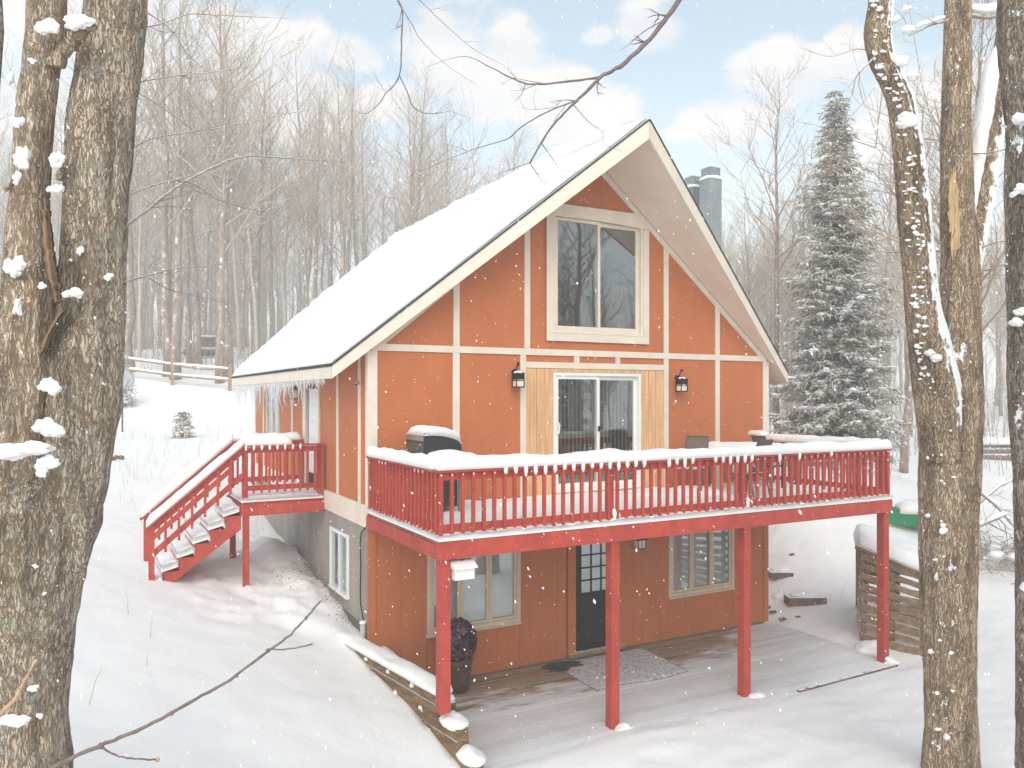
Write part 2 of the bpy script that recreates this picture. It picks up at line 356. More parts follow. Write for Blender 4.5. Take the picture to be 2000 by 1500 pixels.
class MB:
    def __init__(s):
        s.v, s.f = [], []
    def add(s, vs, fs):
        k = len(s.v)
        s.v += [Vector(p) for p in vs]
        s.f += [tuple(i + k for i in f) for f in fs]
        return s
    def box(s, a, b):
        (x0, y0, z0), (x1, y1, z1) = a, b
        x0, x1 = sorted((x0, x1)); y0, y1 = sorted((y0, y1)); z0, z1 = sorted((z0, z1))
        return s.add([(x0, y0, z0), (x1, y0, z0), (x1, y1, z0), (x0, y1, z0), (x0, y0, z1), (x1, y0, z1), (x1, y1, z1), (x0, y1, z1)],
                     [(0, 3, 2, 1), (4, 5, 6, 7), (0, 1, 5, 4), (1, 2, 6, 5), (2, 3, 7, 6), (3, 0, 4, 7)])
    def obox(s, c, ex, ey, ez):          # centre and three half vectors
        c, ex, ey, ez = map(Vector, (c, ex, ey, ez))
        vs = [c + ex * i + ey * j + ez * k for k in (-1, 1) for (i, j) in ((-1, -1), (1, -1), (1, 1), (-1, 1))]
        if ex.cross(ey).dot(ez) < 0:
            vs = vs[4:] + vs[:4]
        return s.add(vs, [(0, 3, 2, 1), (4, 5, 6, 7), (0, 1, 5, 4), (1, 2, 6, 5), (2, 3, 7, 6), (3, 0, 4, 7)])
    def beam(s, a, b, w, h, up=(0, 0, 1)):   # rectangular bar from a to b: w wide, h high
        a, b = Vector(a), Vector(b)
        d = b - a
        side = d.cross(Vector(up)).normalized()
        u = side.cross(d).normalized()
        return s.obox((a + b) / 2, d / 2, side * w / 2, u * h / 2)
    def prism(s, poly, vec):             # polygon pushed along vec
        p = [Vector(q) for q in poly]
        v = Vector(vec)
        n = len(p)
        nrm = (p[1] - p[0]).cross(p[2] - p[0])
        if nrm.dot(v) > 0:
            p = p[::-1]
        return s.add(p + [q + v for q in p], [tuple(range(n)), tuple(range(2 * n - 1, n - 1, -1))] +
                     [((i + 1) % n, i, n + i, n + (i + 1) % n) for i in range(n)])
    def tube(s, pts, rads, n=6, caps=True, wob=None):
        pts = [Vector(p) for p in pts]
        if not isinstance(rads, (list, tuple)):
            rads = [rads] * len(pts)
        k0 = len(s.v)
        ref = None
        for i, p in enumerate(pts):
            d = (pts[min(i + 1, len(pts) - 1)] - pts[max(i - 1, 0)])
            d = d.normalized() if d.length > 1e-9 else Vector((0, 0, 1))
            if ref is None:
                ref = d.orthogonal().normalized()
                if abs(d.z) > .8:
                    ref = (Vector((1, 0, 0)) - d * d.x).normalized()
            ref = (ref - d * ref.dot(d)).normalized()
            bi = d.cross(ref)
            for j in range(n):
                a = 2 * math.pi * j / n
                dirv = ref * math.cos(a) + bi * math.sin(a)
                r = rads[i] * (wob(p, dirv, a) if wob else 1)
                s.v.append(p + dirv * r)
        for i in range(len(pts) - 1):
            for j in range(n):
                a, b = k0 + i * n + j, k0 + i * n + (j + 1) % n
                s.f.append((a, b, b + n, a + n))
        if caps:
            s.f.append(tuple(k0 + j for j in range(n))[::-1])
            s.f.append(tuple(k0 + (len(pts) - 1) * n + j for j in range(n)))
        return s
    def blob(s, c, rx, ry, rz, seed=0, nu=10, nv=6, amp=.25, flat=None):
        c = Vector(c)
        k0 = len(s.v)
        for i in range(nv + 1):
            th = math.pi * i / nv
            for j in range(nu):
                ph = 2 * math.pi * j / nu
                d = Vector((math.sin(th) * math.cos(ph), math.sin(th) * math.sin(ph), math.cos(th)))
                q = 1 + amp * mnoise.noise(d * 1.7 + Vector((seed * 3.1, seed * 1.7, 0)))
                z = d.z * rz * q
                if flat is not None and z < -flat:
                    z = -flat
                s.v.append(c + Vector((d.x * rx * q, d.y * ry * q, z)))
        for i in range(nv):
            for j in range(nu):
                a, b = k0 + i * nu + j, k0 + i * nu + (j + 1) % nu
                s.f.append((a, a + nu, b + nu, b))
        return s
    def build(s, name, mat, parent=None, smooth=False, label=None, loc=None, kind=None):
        base = BASE.get(parent.name, Vector((0, 0, 0))) if parent else Vector(loc or (0, 0, 0))
        me = bpy.data.meshes.new(name)
        me.from_pydata([tuple(p - base) for p in s.v], [], s.f)
        if smooth:
            me.polygons.foreach_set('use_smooth', [True] * len(me.polygons))
        me.materials.append(M[mat] if isinstance(mat, str) else mat)
        me.update()
        o = bpy.data.objects.new(name, me)
        COL.objects.link(o)
        if parent:
            o.parent = parent
            BASE[o.name] = base
        else:
            o.location = base
            BASE[o.name] = base
        if label: o['label'] = label
        if kind: o['kind'] = kind
        return o

def tag(o, label=None, cat=None, group=None, kind=None):
    for k, v in (('label', label), ('category', cat), ('group', group), ('kind', kind)):
        if v: o[k] = v
    return o

def thing(name, label, cat, loc, group=None):
    o = bpy.data.objects.new(name, None)
    COL.objects.link(o)
    o.empty_display_size = .2
    o.location = loc
    BASE[o.name] = Vector(loc)
    return tag(o, label, cat, group)

def dup(o, off, parent=None):            # another part sharing the same mesh, shifted
    c = o.copy()
    COL.objects.link(c)
    c.parent = parent or o.parent
    c.location = Vector(o.location) + Vector(off)
    return c

def copy_tree(o, parent=None):
    c = o.copy()
    COL.objects.link(c)
    if parent: c.parent = parent
    for ch in list(o.children):
        copy_tree(ch, c)
    return c

def fbm(p, oct=4):
    return mnoise.fractal(Vector(p), 1.0, 2.0, oct)

def box_part(name, a, b, mat, parent, label=None):
    return MB().box(a, b).build(name, mat, parent, label=label)

def snow_ribbon(mb, pts, w, h, seed=0, step=.06, amp=.25, up=Vector((0, 0, 1))):
    """snow lying along a rail or ledge: rounded loaf cross-section with uneven width and height"""
    pts = [Vector(p) for p in pts]
    samp = []
    for a, b in zip(pts[:-1], pts[1:]):
        n = max(2, int((b - a).length / step))
        samp += [a.lerp(b, i / n) for i in range(n)]
    samp.append(pts[-1])
    prof = [(-.5, 0), (-.54, .35), (-.50, .7), (-.36, .93), (-.12, 1.0), (.12, 1.0), (.36, .93), (.50, .7), (.54, .35), (.5, 0)]
    k0, n = len(mb.v), len(prof)
    N = len(samp)
    for i, p in enumerate(samp):
        d = (samp[min(i + 1, N - 1)] - samp[max(i - 1, 0)]).normalized()
        side = d.cross(up).normalized()
        end = min(i, N - 1 - i) / 1.6
        e = 1 if end >= 1 else (.62 + .38 * math.sin(end * math.pi / 2))
        for j, (a, b) in enumerate(prof):
            q = 1 + amp * (fbm((p.x * 1.6 + seed, p.y * 1.6, p.z * 1.6 + j * .25)) + .45 * mnoise.noise(Vector((p.x * 6 + seed, p.y * 6, p.z * 6 + j * .5))))
            ww = w * (1 + .25 * amp * fbm((p.x * 3 + seed * 2, p.y * 3, j * .4)))
            mb.v.append(p + side * a * ww * (.5 + .5 * e) + up * b * h * q * e)
    for i in range(N - 1):
        for j in range(n):
            a, b = k0 + i * n + j, k0 + i * n + (j + 1) % n
            mb.f.append((a, a + n, b + n, b))
    mb.f.append(tuple(k0 + j for j in range(n)))
    mb.f.append(tuple(k0 + (N - 1) * n + j for j in range(n - 1, -1, -1)))
    return mb

def snow_sheet(mb, corner, nu, nv, thick, seed=0, amp=.3, scale=1.2, edge=.12, up=Vector((0, 0, 1)), noise2=.012, lip=.15, power=0):
    """snow lying on a four-cornered patch; corner(s, t) gives the surface point"""
    k0 = len(mb.v)
    for i in range(nu + 1):
        for j in range(nv + 1):
            s, t = i / nu, j / nv
            p = Vector(corner(s, t))
            L = (Vector(corner(1, t)) - Vector(corner(0, t))).length
            W = (Vector(corner(s, 1)) - Vector(corner(s, 0))).length
            e = min(s * L, (1 - s) * L, t * W, (1 - t) * W)
            f = min(1, e / edge)
            f = f ** power if power else math.sqrt(max(0, 1 - (1 - f) ** 2))
            f = lip + (1 - lip) * f
            q = 1 + amp * fbm((p.x * scale + seed, p.y * scale, p.z * scale))
            q += noise2 / max(thick, .01) * fbm((p.x * 9, p.y * 9 + seed, p.z * 9), 3)
            mb.v.append(p + up * thick * f * q)
    w = nv + 1
    for i in range(nu):
        for j in range(nv):
            a = k0 + i * w + j
            mb.f.append((a, a + w, a + w + 1, a + 1))
    k1 = len(mb.v)                       # skirt and underside
    ring = [(i, 0) for i in range(nu)] + [(nu, j) for j in range(nv)] + [(i, nv) for i in range(nu, 0, -1)] + [(0, j) for j in range(nv, 0, -1)]
    for (i, j) in ring:
        mb.v.append(Vector(corner(i / nu, j / nv)) + up * .004)
    n = len(ring)
    for q in range(n):
        (i, j), (i2, j2) = ring[q], ring[(q + 1) % n]
        mb.f.append((k1 + q, k1 + (q + 1) % n, k0 + i2 * w + j2, k0 + i * w + j)[::-1])
    return mb

def ragged(mb, c, rx, ry, rz, seed, ex=None, ey=None, ez=None, nu=30, nv=18, amp=.6):
    """wind-packed snow: a lumpy, uneven mass whose outline breaks up into small bumps"""
    ex, ey, ez = ex or Vector((1, 0, 0)), ey or Vector((0, 1, 0)), ez or Vector((0, 0, 1))
    c = Vector(c)
    k0 = len(mb.v)
    o = Vector((seed * 7.3, seed * 2.9, seed * 5.1))
    for i in range(nv + 1):
        th = math.pi * i / nv
        for j in range(nu):
            ph = 2 * math.pi * j / nu
            d = Vector((math.sin(th) * math.cos(ph), math.sin(th) * math.sin(ph), math.cos(th)))
            q = 1 + amp * (.8 * mnoise.noise(d * 1.0 + o) + .40 * mnoise.noise(d * 2.1 + o) + .15 * mnoise.noise(d * 5 + o) + .09 * mnoise.noise(d * 12 + o))
            if d.z < 0: q *= 1 + .25 * d.z
            mb.v.append(c + (ex * d.x * rx + ey * d.y * ry + ez * d.z * rz) * q)
    for i in range(nv):
        for j in range(nu):
            a, b = k0 + i * nu + j, k0 + i * nu + (j + 1) % nu
            mb.f.append((a, a + nu, b + nu, b))
    return mb

# ------------------------------------------------------------------ ground
def G(u, v, d):
    p = P(u, v, d)
    return (p.x, p.y, p.z)
CTRL = [(-.3, .5, 1.0), (-.3, 2.3, 1.34), (-.3, 5, 1.46), (-.3, 6.4, 1.57), (-.3, 8.8, 1.92), (-1.37, 2.5, 1.28), (-2.79, 2.4, 1.58), (-3.4, 3.6, 1.78),
        (-.62, .35, .84), (-.5, -1, .68), (-.32, -2, .50), (-.15, -2.9, .20), (.1, -3.7, .0), (-1.3, 0, 1.02), (-1.3, -2, .74), (-1.2, -4, .34), (-3, -2.4, 1.0), (-4, -5, .85), (-2.2, 4.0, 1.72),
        (1.6, -3.6, .04), (4.85, -3.9, .05), (8.3, -3.4, .03), (9.3, -1, .06), (9.6, 1, .2), (10, 3, .45), (10, 6, .8), (10, 10, 1.6),
        (5.3, -6, .2), (2, -6.5, -.05), (0, -6, .0), (-4, 2, 1.9), (-6, 0, 2.0), (-8, 6, 3.0), (9, -2, .05), (9.2, -3.2, .08), (10.5, -1, .2),
        (-4.5, -9, .4), (0, -10, -.3), (6, -10, .1), (12, -8, .4), (9, -5, .15), (-9, -8, 1.0), (0, -20, -1), (12, -20, -.5), (-14, -18, .5), (24, -16, 1),
        G(357, 855, 28), G(240, 846, 32), G(335, 750, 40), G(448, 754, 40), G(240, 745, 40), G(400, 697, 55), G(300, 692, 55), G(100, 692, 55), G(-200, 700, 50),
        G(400, 684, 90), G(100, 684, 90), G(400, 684, 140), (-30, 110, 16), (10, 30, 5.6), (18, 40, 7.5), (30, 60, 9), (5, 16, 3.2), (-8, 14, 3.6), (-20, 12, 5),
        G(1630, 905, 24), G(1905, 1088, 18), G(1740, 885, 35), G(1960, 905, 35), G(1950, 800, 60), G(1800, 800, 60), G(1500, 810, 55), G(1750, 770, 100), G(2100, 770, 100), G(1300, 740, 90), G(1770, 1020, 20), G(1560, 1010, 20), G(2200, 1000, 22), G(2200, 1250, 13), G(1700, 950, 27)]
def tps_fit(c):
    c = np.array(c, float)
    n = len(c)
    s = 10.0
    d = np.hypot(c[:, None, 0] - c[None, :, 0], c[:, None, 1] - c[None, :, 1]) / s
    K = np.where(d > 0, d * d * np.log(np.maximum(d, 1e-9)), 0) + np.eye(n) * .002
    Pm = np.c_[np.ones(n), c[:, :2] / s]
    A = np.block([[K, Pm], [Pm.T, np.zeros((3, 3))]])
    sol = np.linalg.solve(A, np.r_[c[:, 2], np.zeros(3)])
    return c, s, sol
_tc, _ts, _tw = tps_fit(CTRL)
def h_arr(x, y):
    x, y = np.asarray(x, float), np.asarray(y, float)
    out = _tw[-3] + _tw[-2] * x / _ts + _tw[-1] * y / _ts
    for i in range(len(_tc)):
        d2 = ((x - _tc[i, 0]) ** 2 + (y - _tc[i, 1]) ** 2) / _ts ** 2
        out = out + _tw[i] * np.where(d2 > 0, .5 * d2 * np.log(np.maximum(d2, 1e-18)), 0)
    return np.clip(out, -2.5, 24)
def gz(x, y):
    return float(h_arr([x], [y])[0])

def wall_x(y):                          # where the timber retaining wall runs
    return -.22 + (.35 - y) * .155
PATIO = (0.0, 8.62, -3.12, 0.0)
def ground_z(x, y, z0):
    z = z0
    if -4 < y < .2 and x > wall_x(y) - .02 and x < 10:          # patio well; the snow feathers out over the boards
        n_ = .16 * fbm((x * .9, y * .9, 11), 3) + .06 * fbm((x * 4, y * 4, 12), 3)
        a = min((y + n_ + 3.25) / .45, (9.05 + n_ - x) / .5)
        a = max(0, min(1, a))
        z = z0 + (-.05 - z0) * a if a < 1 else -.05
        if y > -2.6 and x < 8.3: z = -.16
    if x > .06 and y > -.05 and x < 8.4 and y < 9.1:            # under the house
        z = -.16
    return z

def spaced(lo, hi, fine, far_lo, far_hi):
    xs = list(np.arange(lo, hi + 1e-6, fine))
    s, x = fine, hi
    while x < far_hi:
        s *= 1.13; x += s; xs.append(x)
    s, x = fine, lo
    while x > far_lo:
        s *= 1.13; x -= s; xs.insert(0, x)
    return np.array(xs)
gx = spaced(-7.0, 13.0, .11, -110, 170)
gy = spaced(-7.0, 11.0, .11, -60, 190)
GX, GY = np.meshgrid(gx, gy, indexing='ij')
GZ = h_arr(GX, GY)
vs = []
for i in range(len(gx)):
    for j in range(len(gy)):
        x, y = float(gx[i]), float(gy[j])
        z = float(GZ[i, j])
        if -8 < x < 14 and -9 < y < 14:
            z += .035 * fbm((x * .7, y * .7, 3)) + .016 * fbm((x * 2.6, y * 2.6, 7))
            if -2.8 < x < .05 and .2 < y < 7.5:                 # churned snow along the side wall and under the porch
                k = max(0, min(1, (x + 2.8) / 1.2)) * max(0, min(1, (y - .2) / .8, (7.5 - y) / 1.5))
                z += k * (.10 * fbm((x * 1.7, y * 1.7, 1)) + .07 * fbm((x * 4.2, y * 4.2, 2)))
                z += .30 * math.exp(-((x + .55) / .45) ** 2 - ((y - 4.4) / .8) ** 2)   # bank shovelled beneath the landing
                z -= .16 * max(0, 1 - abs(x + .05) / .35) * max(0, min(1, (y - .2) / .6, (4.2 - y) / .8))
            if x > 8.6 and -1.5 < y < 4:
                z += .05 * fbm((x * 2.2, y * 2.2, 5))
            if y < -2.9 and x > .1:
                z += .02 * fbm((x * 1.5, y * 4, 9))
        else:
            z += .10 * fbm((x * .12, y * .12, 3))
        vs.append((x, y, ground_z(x, y, z)))
# the snow's wavering edge on the patio, lumps at the post feet
fs = []
w = len(gy)
for i in range(len(gx) - 1):
    for j in range(w - 1):
        a = i * w + j
        fs.append((a, a + w, a + w + 1, a + 1))
gm = MB().add(vs, fs)
ground = gm.build('snow_ground', 'snow', smooth=True)
tag(ground, kind='structure')

# ------------------------------------------------------------------ patio
patio = bpy.data.objects.new('patio', None)
COL.objects.link(patio)
patio.location = (4.3, -1.5, 0)
BASE['patio'] = Vector(patio.location)
patio['kind'] = 'structure'
bw, gap = .131, .015
n_b = 24
proto = MB().box((.16, -bw, -.04), (8.62, 0, 0)).build('board', 'patio', patio)
for i in range(n_b):
    y0 = -.03 - i * (bw + gap)
    if i == 0:
        proto.location = (0, y0, 0)
    else:
        o = proto.copy(); COL.objects.link(o); o.parent = patio
        o.location = (rnd.uniform(-.01, .01), y0, rnd.uniform(-.003, .002))
e = MB().beam((6.0, -3.04, -.005), (8.45, -2.99, .0), .06, .07).build('edging_timber', 'timber', patio)
sl = MB()                               # drifts creeping over the boards
for (x, y, r) in ((2.78, -2.86, .13), (5.3, -2.85, .12), (8.55, -2.75, .2), (2.72, -2.88, .1), (8.85, -2.2, .3), (.5, -3.3, .2)):
    ragged(sl, (x, y, -.01), r, r * .8, r * .5, x)
o = sl.build('snow_drift', 'snow', smooth=True)
tag(o, kind='stuff')

# ------------------------------------------------------------------ house
HX, HY = 8.5, 9.2
def T(x): return 9.17 - .84 * abs(x - 4.25)          # top of shingles
def U(x): return 8.90 - .82 * abs(x - 4.25)          # underside of roof
def yF(x): return -1.5 * (1 - abs(x - 4.25) / 4.8)   # the gable overhang comes to a prow at the ridge
def yB(x): return HY + 1.6 * (1 - abs(x - 4.25) / 4.8)
house = thing('house', 'orange timber house with cream trim and steep snow covered roof', 'house', (4.25, 4.6, 0))

def gable(x0, x1, z0, ztop=None, y0=0.0, y1=.06, name='wall_panel', mat='orange', cut=.05):
    """upright panel between x0 and x1 from z0 up to ztop or the roof line"""
    xs = [x0] + ([4.25] if x0 < 4.25 < x1 else []) + [x1]
    top = [(x, y0, min(U(x) - cut, ztop) if ztop else U(x) - cut) for x in xs]
    if ztop and x0 < 4.25 < x1 and U(4.25) - cut > ztop:
        top = [(x0, y0, min(U(x0) - cut, ztop)), (x1, y0, min(U(x1) - cut, ztop))]
    poly = [(x0, y0, z0), (x1, y0, z0)] + top[::-1]
    return MB().prism(poly, (0, y1 - y0, 0)).build(name, mat, house)

MZ, TZ0, TZ1 = 2.9, 5.36, 5.47
# front, upper floors
gable(0, 1.48, MZ, 5.41); gable(1.484, 2.73, MZ, 5.41)
gable(5.85, 7.13, MZ, 5.41); gable(7.134, 8.5, MZ, 5.41)
for a, b in ((2.78, 3.825), (3.829, 4.72), (4.724, 5.80)): gable(a, b, 5.2, 5.41)
gable(0.05, 1.48, 5.415); gable(1.484, 2.81, 5.415); gable(5.85, 7.13, 5.415); gable(7.134, 8.45, 5.415)
gable(2.814, 3.30, 5.415); gable(5.32, 5.846, 5.415)
gable(3.304, 5.316, 5.415, 5.72); gable(3.304, 5.316, 7.90)
gable(0, 0.05, 5.415, 5.45)
# lower front wall of grooved sheets
def grooved(x0, x1, z0, z1, step=.203):
    mb = MB()
    n = max(1, round((x1 - x0) / step))
    w = (x1 - x0) / n
    for i in range(n):
        a = x0 + i * w
        mb.box((a + (.002 if i else .0015), 0, z0), (a + w - (.002 if i < n - 1 else .0015), .05, z1))
    mb.box((x0 + .002, .005, z0 + .002), (x1 - .002, .045, z1 - .002))
    return mb.build('siding_panel', 'orange', house)
LZ = .03
grooved(0.10, .965, LZ, 2.62)
grooved(.969, 2.68, LZ, .80); grooved(.969, 2.68, 2.36, 2.62); grooved(2.684, 3.62, LZ, 2.62)
grooved(3.81, 4.74, 2.16, 2.62)
grooved(4.87, 5.905, LZ, 2.62); grooved(5.909, 7.57, LZ, .82); grooved(5.909, 7.57, 2.36, 2.62); grooved(7.574, 8.4, LZ, 2.62)
box_part('corner_board', (-.022, -.022, .02), (.11, -.002, 2.6), 'orange', house)
box_part('corner_board', (8.39, -.022, .02), (8.52, -.002, 2.6), 'orange', house)
box_part('rim_band', (0.0, 0.004, 2.62), (8.5, .05, 2.9), 'cream', house)
box_part('sill_plate', (.11, .0, -.05), (8.39, .05, .028), 'concrete', house)
# cream battens, butted
def bat(x0, x1, z0, z1, name='batten', y=-.024):
    return box_part(name, (x0, y, z0), (x1, -.002, z1), 'cream', house)
def bat_up(x0, x1, z0, name='batten'):
    return MB().prism([(x0, -.024, z0), (x1, -.024, z0), (x1, -.024, U(x1) - .03), (x0, -.024, U(x0) - .03)], (0, .022, 0)).build(name, 'cream', house)
bat(-.024, .135, MZ, TZ0, 'corner_board'); bat(8.37, 8.524, MZ, TZ0, 'corner_board')
bat(.15, 8.37, TZ0 + .002, TZ1, 'band_board', -.028)
for a, b in ((1.42, 1.54), (2.68, 2.79), (5.79, 5.90), (7.08, 7.19)): bat(a, b, MZ, TZ0)
for a, b in ((1.43, 1.54), (2.76, 2.87), (5.79, 5.90), (7.08, 7.19)): bat_up(a, b, TZ1 + .002)
bat(2.792, 5.788, 5.14, 5.245, 'head_board')
for a, b in ((3.77, 3.88), (4.67, 4.77)): bat(a, b, 5.247, TZ0)
for sgn in (-1, 1):                                  # sloping trim under the soffit
    a, b = (4.25 + sgn * .01, 8.88), (4.25 + sgn * 4.2, 8.88 - .82 * 4.19)
    MB().prism([(a[0], -.03, a[1] - .02), (b[0], -.03, b[1] - .02), (b[0], -.03, b[1] - .15), (a[0], -.03, a[1] - .15)], (0, .028, 0)).build('rake_trim', 'cream', house)
# raw plywood round the sliding door
for a, b in ((2.795, 2.998), (3.006, 3.168), (3.176, 3.335), (5.245, 5.418), (5.426, 5.598), (5.606, 5.785)):
    box_part('plywood_plank', (a, -.012, MZ), (b, .03, 5.135), 'rawwood', house)
box_part('plywood_plank', (3.339, -.012, 5.07), (5.241, .03, 5.135), 'rawwood', house)
box_part('plywood_plank', (3.339, -.012, MZ - .02), (5.241, .03, 2.955), 'rawwood', house)

def frame_rect(mb, x0, x1, z0, z1, w, y0, y1, wb=None):
    wb = wb or w
    mb.box((x0, y0, z0), (x0 + w, y1, z1)).box((x1 - w, y0, z0), (x1, y1, z1))
    mb.box((x0 + w, y0, z1 - w), (x1 - w, y1, z1)).box((x0 + w, y0, z0), (x1 - w, y1, z0 + wb))
    return mb

# sliding glass door
sd_ = frame_rect(MB(), 3.34, 5.24, 2.957, 5.066, .05, -.03, .10).build('sliding_door', 'white', house)
frame_rect(MB(), 3.392, 4.33, 3.01, 5.014, .06, .0, .035, .10).build('door_sash', 'white', sd_)
frame_rect(MB(), 4.26, 5.188, 3.01, 5.014, .07, .04, .075, .09).build('door_sash', 'white', sd_)
box_part('glass_pane', (3.45, .014, 3.108), (4.272, .020, 4.956), 'glass', sd_)
box_part('glass_pane', (4.328, .054, 3.098), (5.12, .060, 4.946), 'glass', sd_)
MB().tube([(3.425, -.002, 3.98), (3.43, -.05, 4.0), (3.44, -.06, 4.09), (3.43, -.05, 4.18), (3.425, -.002, 4.2)], .012, 6).build('door_handle', 'white', sd_)
box_part('door_latch', (4.29, -.02, 4.02), (4.335, 0, 4.11), 'black', sd_)
vs_ = MB().obox((0, 0, 0), (.035, .028, 0), (-.001, .0015, 0), (0, 0, .93)).build('blind_slat', 'vblind', sd_)
vs_.data.transform(Matrix.Translation(BASE['house']))
for i in range(21):
    loc = Vector((3.44 + i * .084, .16, 4.03)) - BASE['house']
    if i == 0:
        vs_.location = loc; proto_s = vs_
    else:
        o = proto_s.copy(); COL.objects.link(o); o.parent = sd_; o.location = loc
# upper window
uw = MB()
frame_rect(uw, 3.33, 5.29, 5.76, 7.86, .05, -.03, .08).build('window', 'cream', house)
uw = bpy.data.objects['window']
box_part('casing', (3.19, -.045, 5.62), (5.42, -.026, 5.755), 'cream', uw)
box_part('casing', (3.19, -.045, 5.757), (3.328, -.026, 7.86), 'cream', uw)
box_part('casing', (5.292, -.045, 5.757), (5.42, -.026, 7.76), 'cream', uw)
MB().prism([(3.19, -.045, 7.862), (5.42, -.045, 7.762), (5.23, -.045, 8.03), (3.31, -.045, 8.03)], (0, .019, 0)).build('casing', 'cream', uw)
frame_rect(MB(), 3.382, 4.34, 5.812, 7.80, .055, -.005, .03, .08).build('window_sash', 'cream', uw)
frame_rect(MB(), 4.28, 5.238, 5.812, 7.80, .075, .032, .065, .09).build('window_sash', 'cream', uw)
box_part('glass_pane', (3.435, .010, 5.89), (4.287, .016, 7.747), 'glass', uw)
box_part('glass_pane', (4.353, .045, 5.90), (5.165, .051, 7.727), 'glass', uw)
# lower windows: three lights each, blinds behind
def triple(x0, x1, z0, z1):
    wn = frame_rect(MB(), x0, x1, z0, z1, .07, -.03, .05).build('window', 'tan', house)
    w = (x1 - x0 - .14) / 3
    for i in range(3):
        a, b = x0 + .07 + i * w, x0 + .07 + (i + 1) * w
        s = frame_rect(MB(), a + .003, b - .003, z0 + .073, z1 - .073, .05, -.012, .03).build('window_sash', 'tan', wn)
        box_part('glass_pane', (a + .05, .006, z0 + .12), (b - .05, .012, z1 - .12), 'glass', wn)
    bl = MB()
    z = z0 + .1
    while z < z1 - .1:
        bl.obox(((x0 + x1) / 2, .062, z), ((x1 - x0) / 2 - .075, 0, 0), (0, .007, .0150), (0, -.0008, .0004))
        z += .028
    bl.build('blind', 'blind', wn, kind='stuff')
    box_part('sill', (x0 - .01, -.05, z0 - .03), (x1 + .01, -.002, z0 - .002), 'tan', wn)
    return wn
triple(.97, 2.68, .80, 2.36)
triple(5.91, 7.57, .82, 2.36)
# black basement door with nine lights
dr = MB()
dx0, dx1 = 3.82, 4.73
dr.box((dx0, .02, .10), (dx1, .06, 1.12)).box((dx0, .02, 1.12), (dx0 + .13, .06, 2.14)).box((dx1 - .13, .02, 1.12), (dx1, .06, 2.14)).box((dx0 + .13, .02, 2.02), (dx1 - .13, .06, 2.14))
door = dr.build('door', 'doorblack', house)
pw = (dx1 - dx0 - .26) / 3
ph = .9 / 4
for i in range(3):
    for j in range(4):
        a, z = dx0 + .13 + i * pw, 1.12 + j * ph
        box_part('glass_pane', (a + .012, .036, z + .012), (a + pw - .012, .042, z + ph - .012), 'glass', door)
mu = MB()
for i in range(1, 3): mu.box((dx0 + .13 + i * pw - .012, .024, 1.12), (dx0 + .13 + i * pw + .012, .05, 2.02))
for j in range(1, 4):
    for i in range(3): mu.box((dx0 + .13 + i * pw + .012, .025, 1.12 + j * ph - .012), (dx0 + .13 + (i + 1) * pw - .012, .05, 1.12 + j * ph + .012))
mu.build('glazing_bar', 'doorblack', door)
box_part('door_curtain', (dx0 + .1, .09, 1.1), (dx1 - .1, .10, 2.05), 'blind', door)
for i in range(2):
    box_part('door_panel', (dx0 + .12 + i * .36, .012, .25), (dx0 + .42 + i * .36, .02, .95), 'doorblack', door)
MB().tube([(4.67, .02, 1.05), (4.67, -.05, 1.05)], .028, 8).build('door_knob', 'steel', door)
box_part('door_casing', (3.64, -.03, .04), (3.80, .05, 2.15), 'orange', house)
box_part('door_casing', (4.75, -.03, .04), (4.868, .05, 2.15), 'orange', house)
box_part('door_sill', (3.66, -.07, .03), (4.87, .05, .095), 'oldwood', house)

# left side wall ------------------------------------------------------
def side(name, y0, y1, z0, z1, mat, x0=-.0, x1=.06, label=None, parent=None):
    return box_part(name, (x0, y0, z0), (x1, y1, z1), mat, parent or house, label)
ribs = MB()
y = .004
while y < HY - .05:
    if not (1.0 < y < 2.07):
        ribs.box((-.006, y, 1.05), (.02, y + .055, 2.60))
    else:
        ribs.box((-.006, y, 1.05), (.02, y + .055, 1.30)); ribs.box((-.006, y, 2.33), (.02, y + .055, 2.60))
    y += .061
ribs.box((.0, .004, 1.05), (.03, 1.0, 2.6)).box((.0, 2.08, 1.05), (.03, HY, 2.6)).box((0, 1.0, 1.05), (.03, 2.08, 1.29)).box((0, 1.0, 2.34), (.03, 2.08, 2.6))
ribs.build('foundation_siding', 'grey', house)
bk = MB()
for j in range(5):
    for i in range(24):
        a = i * .4 - (.2 if j % 2 else 0)
        bk.box((-.012, max(0.03, a + .004), -.1 + j * .23), (.04, min(HY, a + .396), .122 + j * .23))
bk.box((-.004, .03, -.1), (.05, HY, 1.045))
bk.build('foundation_block', 'concrete', house, kind='stuff')
side('base_board', 0.0, HY, 2.605, 2.95, 'cream', -.03, .03)
bw_ = MB()
for a in (1.0, 2.03): bw_.box((-.04, a, 1.30), (.05, a + .05, 2.34))
bw_.box((-.04, 1.05, 2.29), (.05, 2.03, 2.34)).box((-.06, .98, 1.28), (.05, 2.1, 1.33)).box((-.03, 1.515, 1.33), (.04, 1.56, 2.29))
wn = bw_.build('window', 'white', house, label='white basement window low on the grey side wall')
box_part('glass_pane', (.0, 1.05, 1.33), (.006, 1.515, 2.29), 'glass', wn)
box_part('glass_pane', (.0, 1.56, 1.33), (.006, 2.03, 2.29), 'glass', wn)
box_part('blind', (.09, 1.05, 1.33), (.1, 2.03, 2.29), 'blind', wn)
eave_z = U(0) - .02
edges = [(.02, .42), (.424, 1.66), (1.664, 2.85), (4.12, 5.05), (5.054, 6.3), (7.75, 8.1), (8.104, HY)]
for a, b in edges: side('wall_panel', a, b, 2.95, eave_z, 'orange')
side('wall_panel', 6.304, 7.746, 2.95, 3.5, 'orange')
side('wall_panel', 6.304, 7.746, 4.95, eave_z, 'orange')
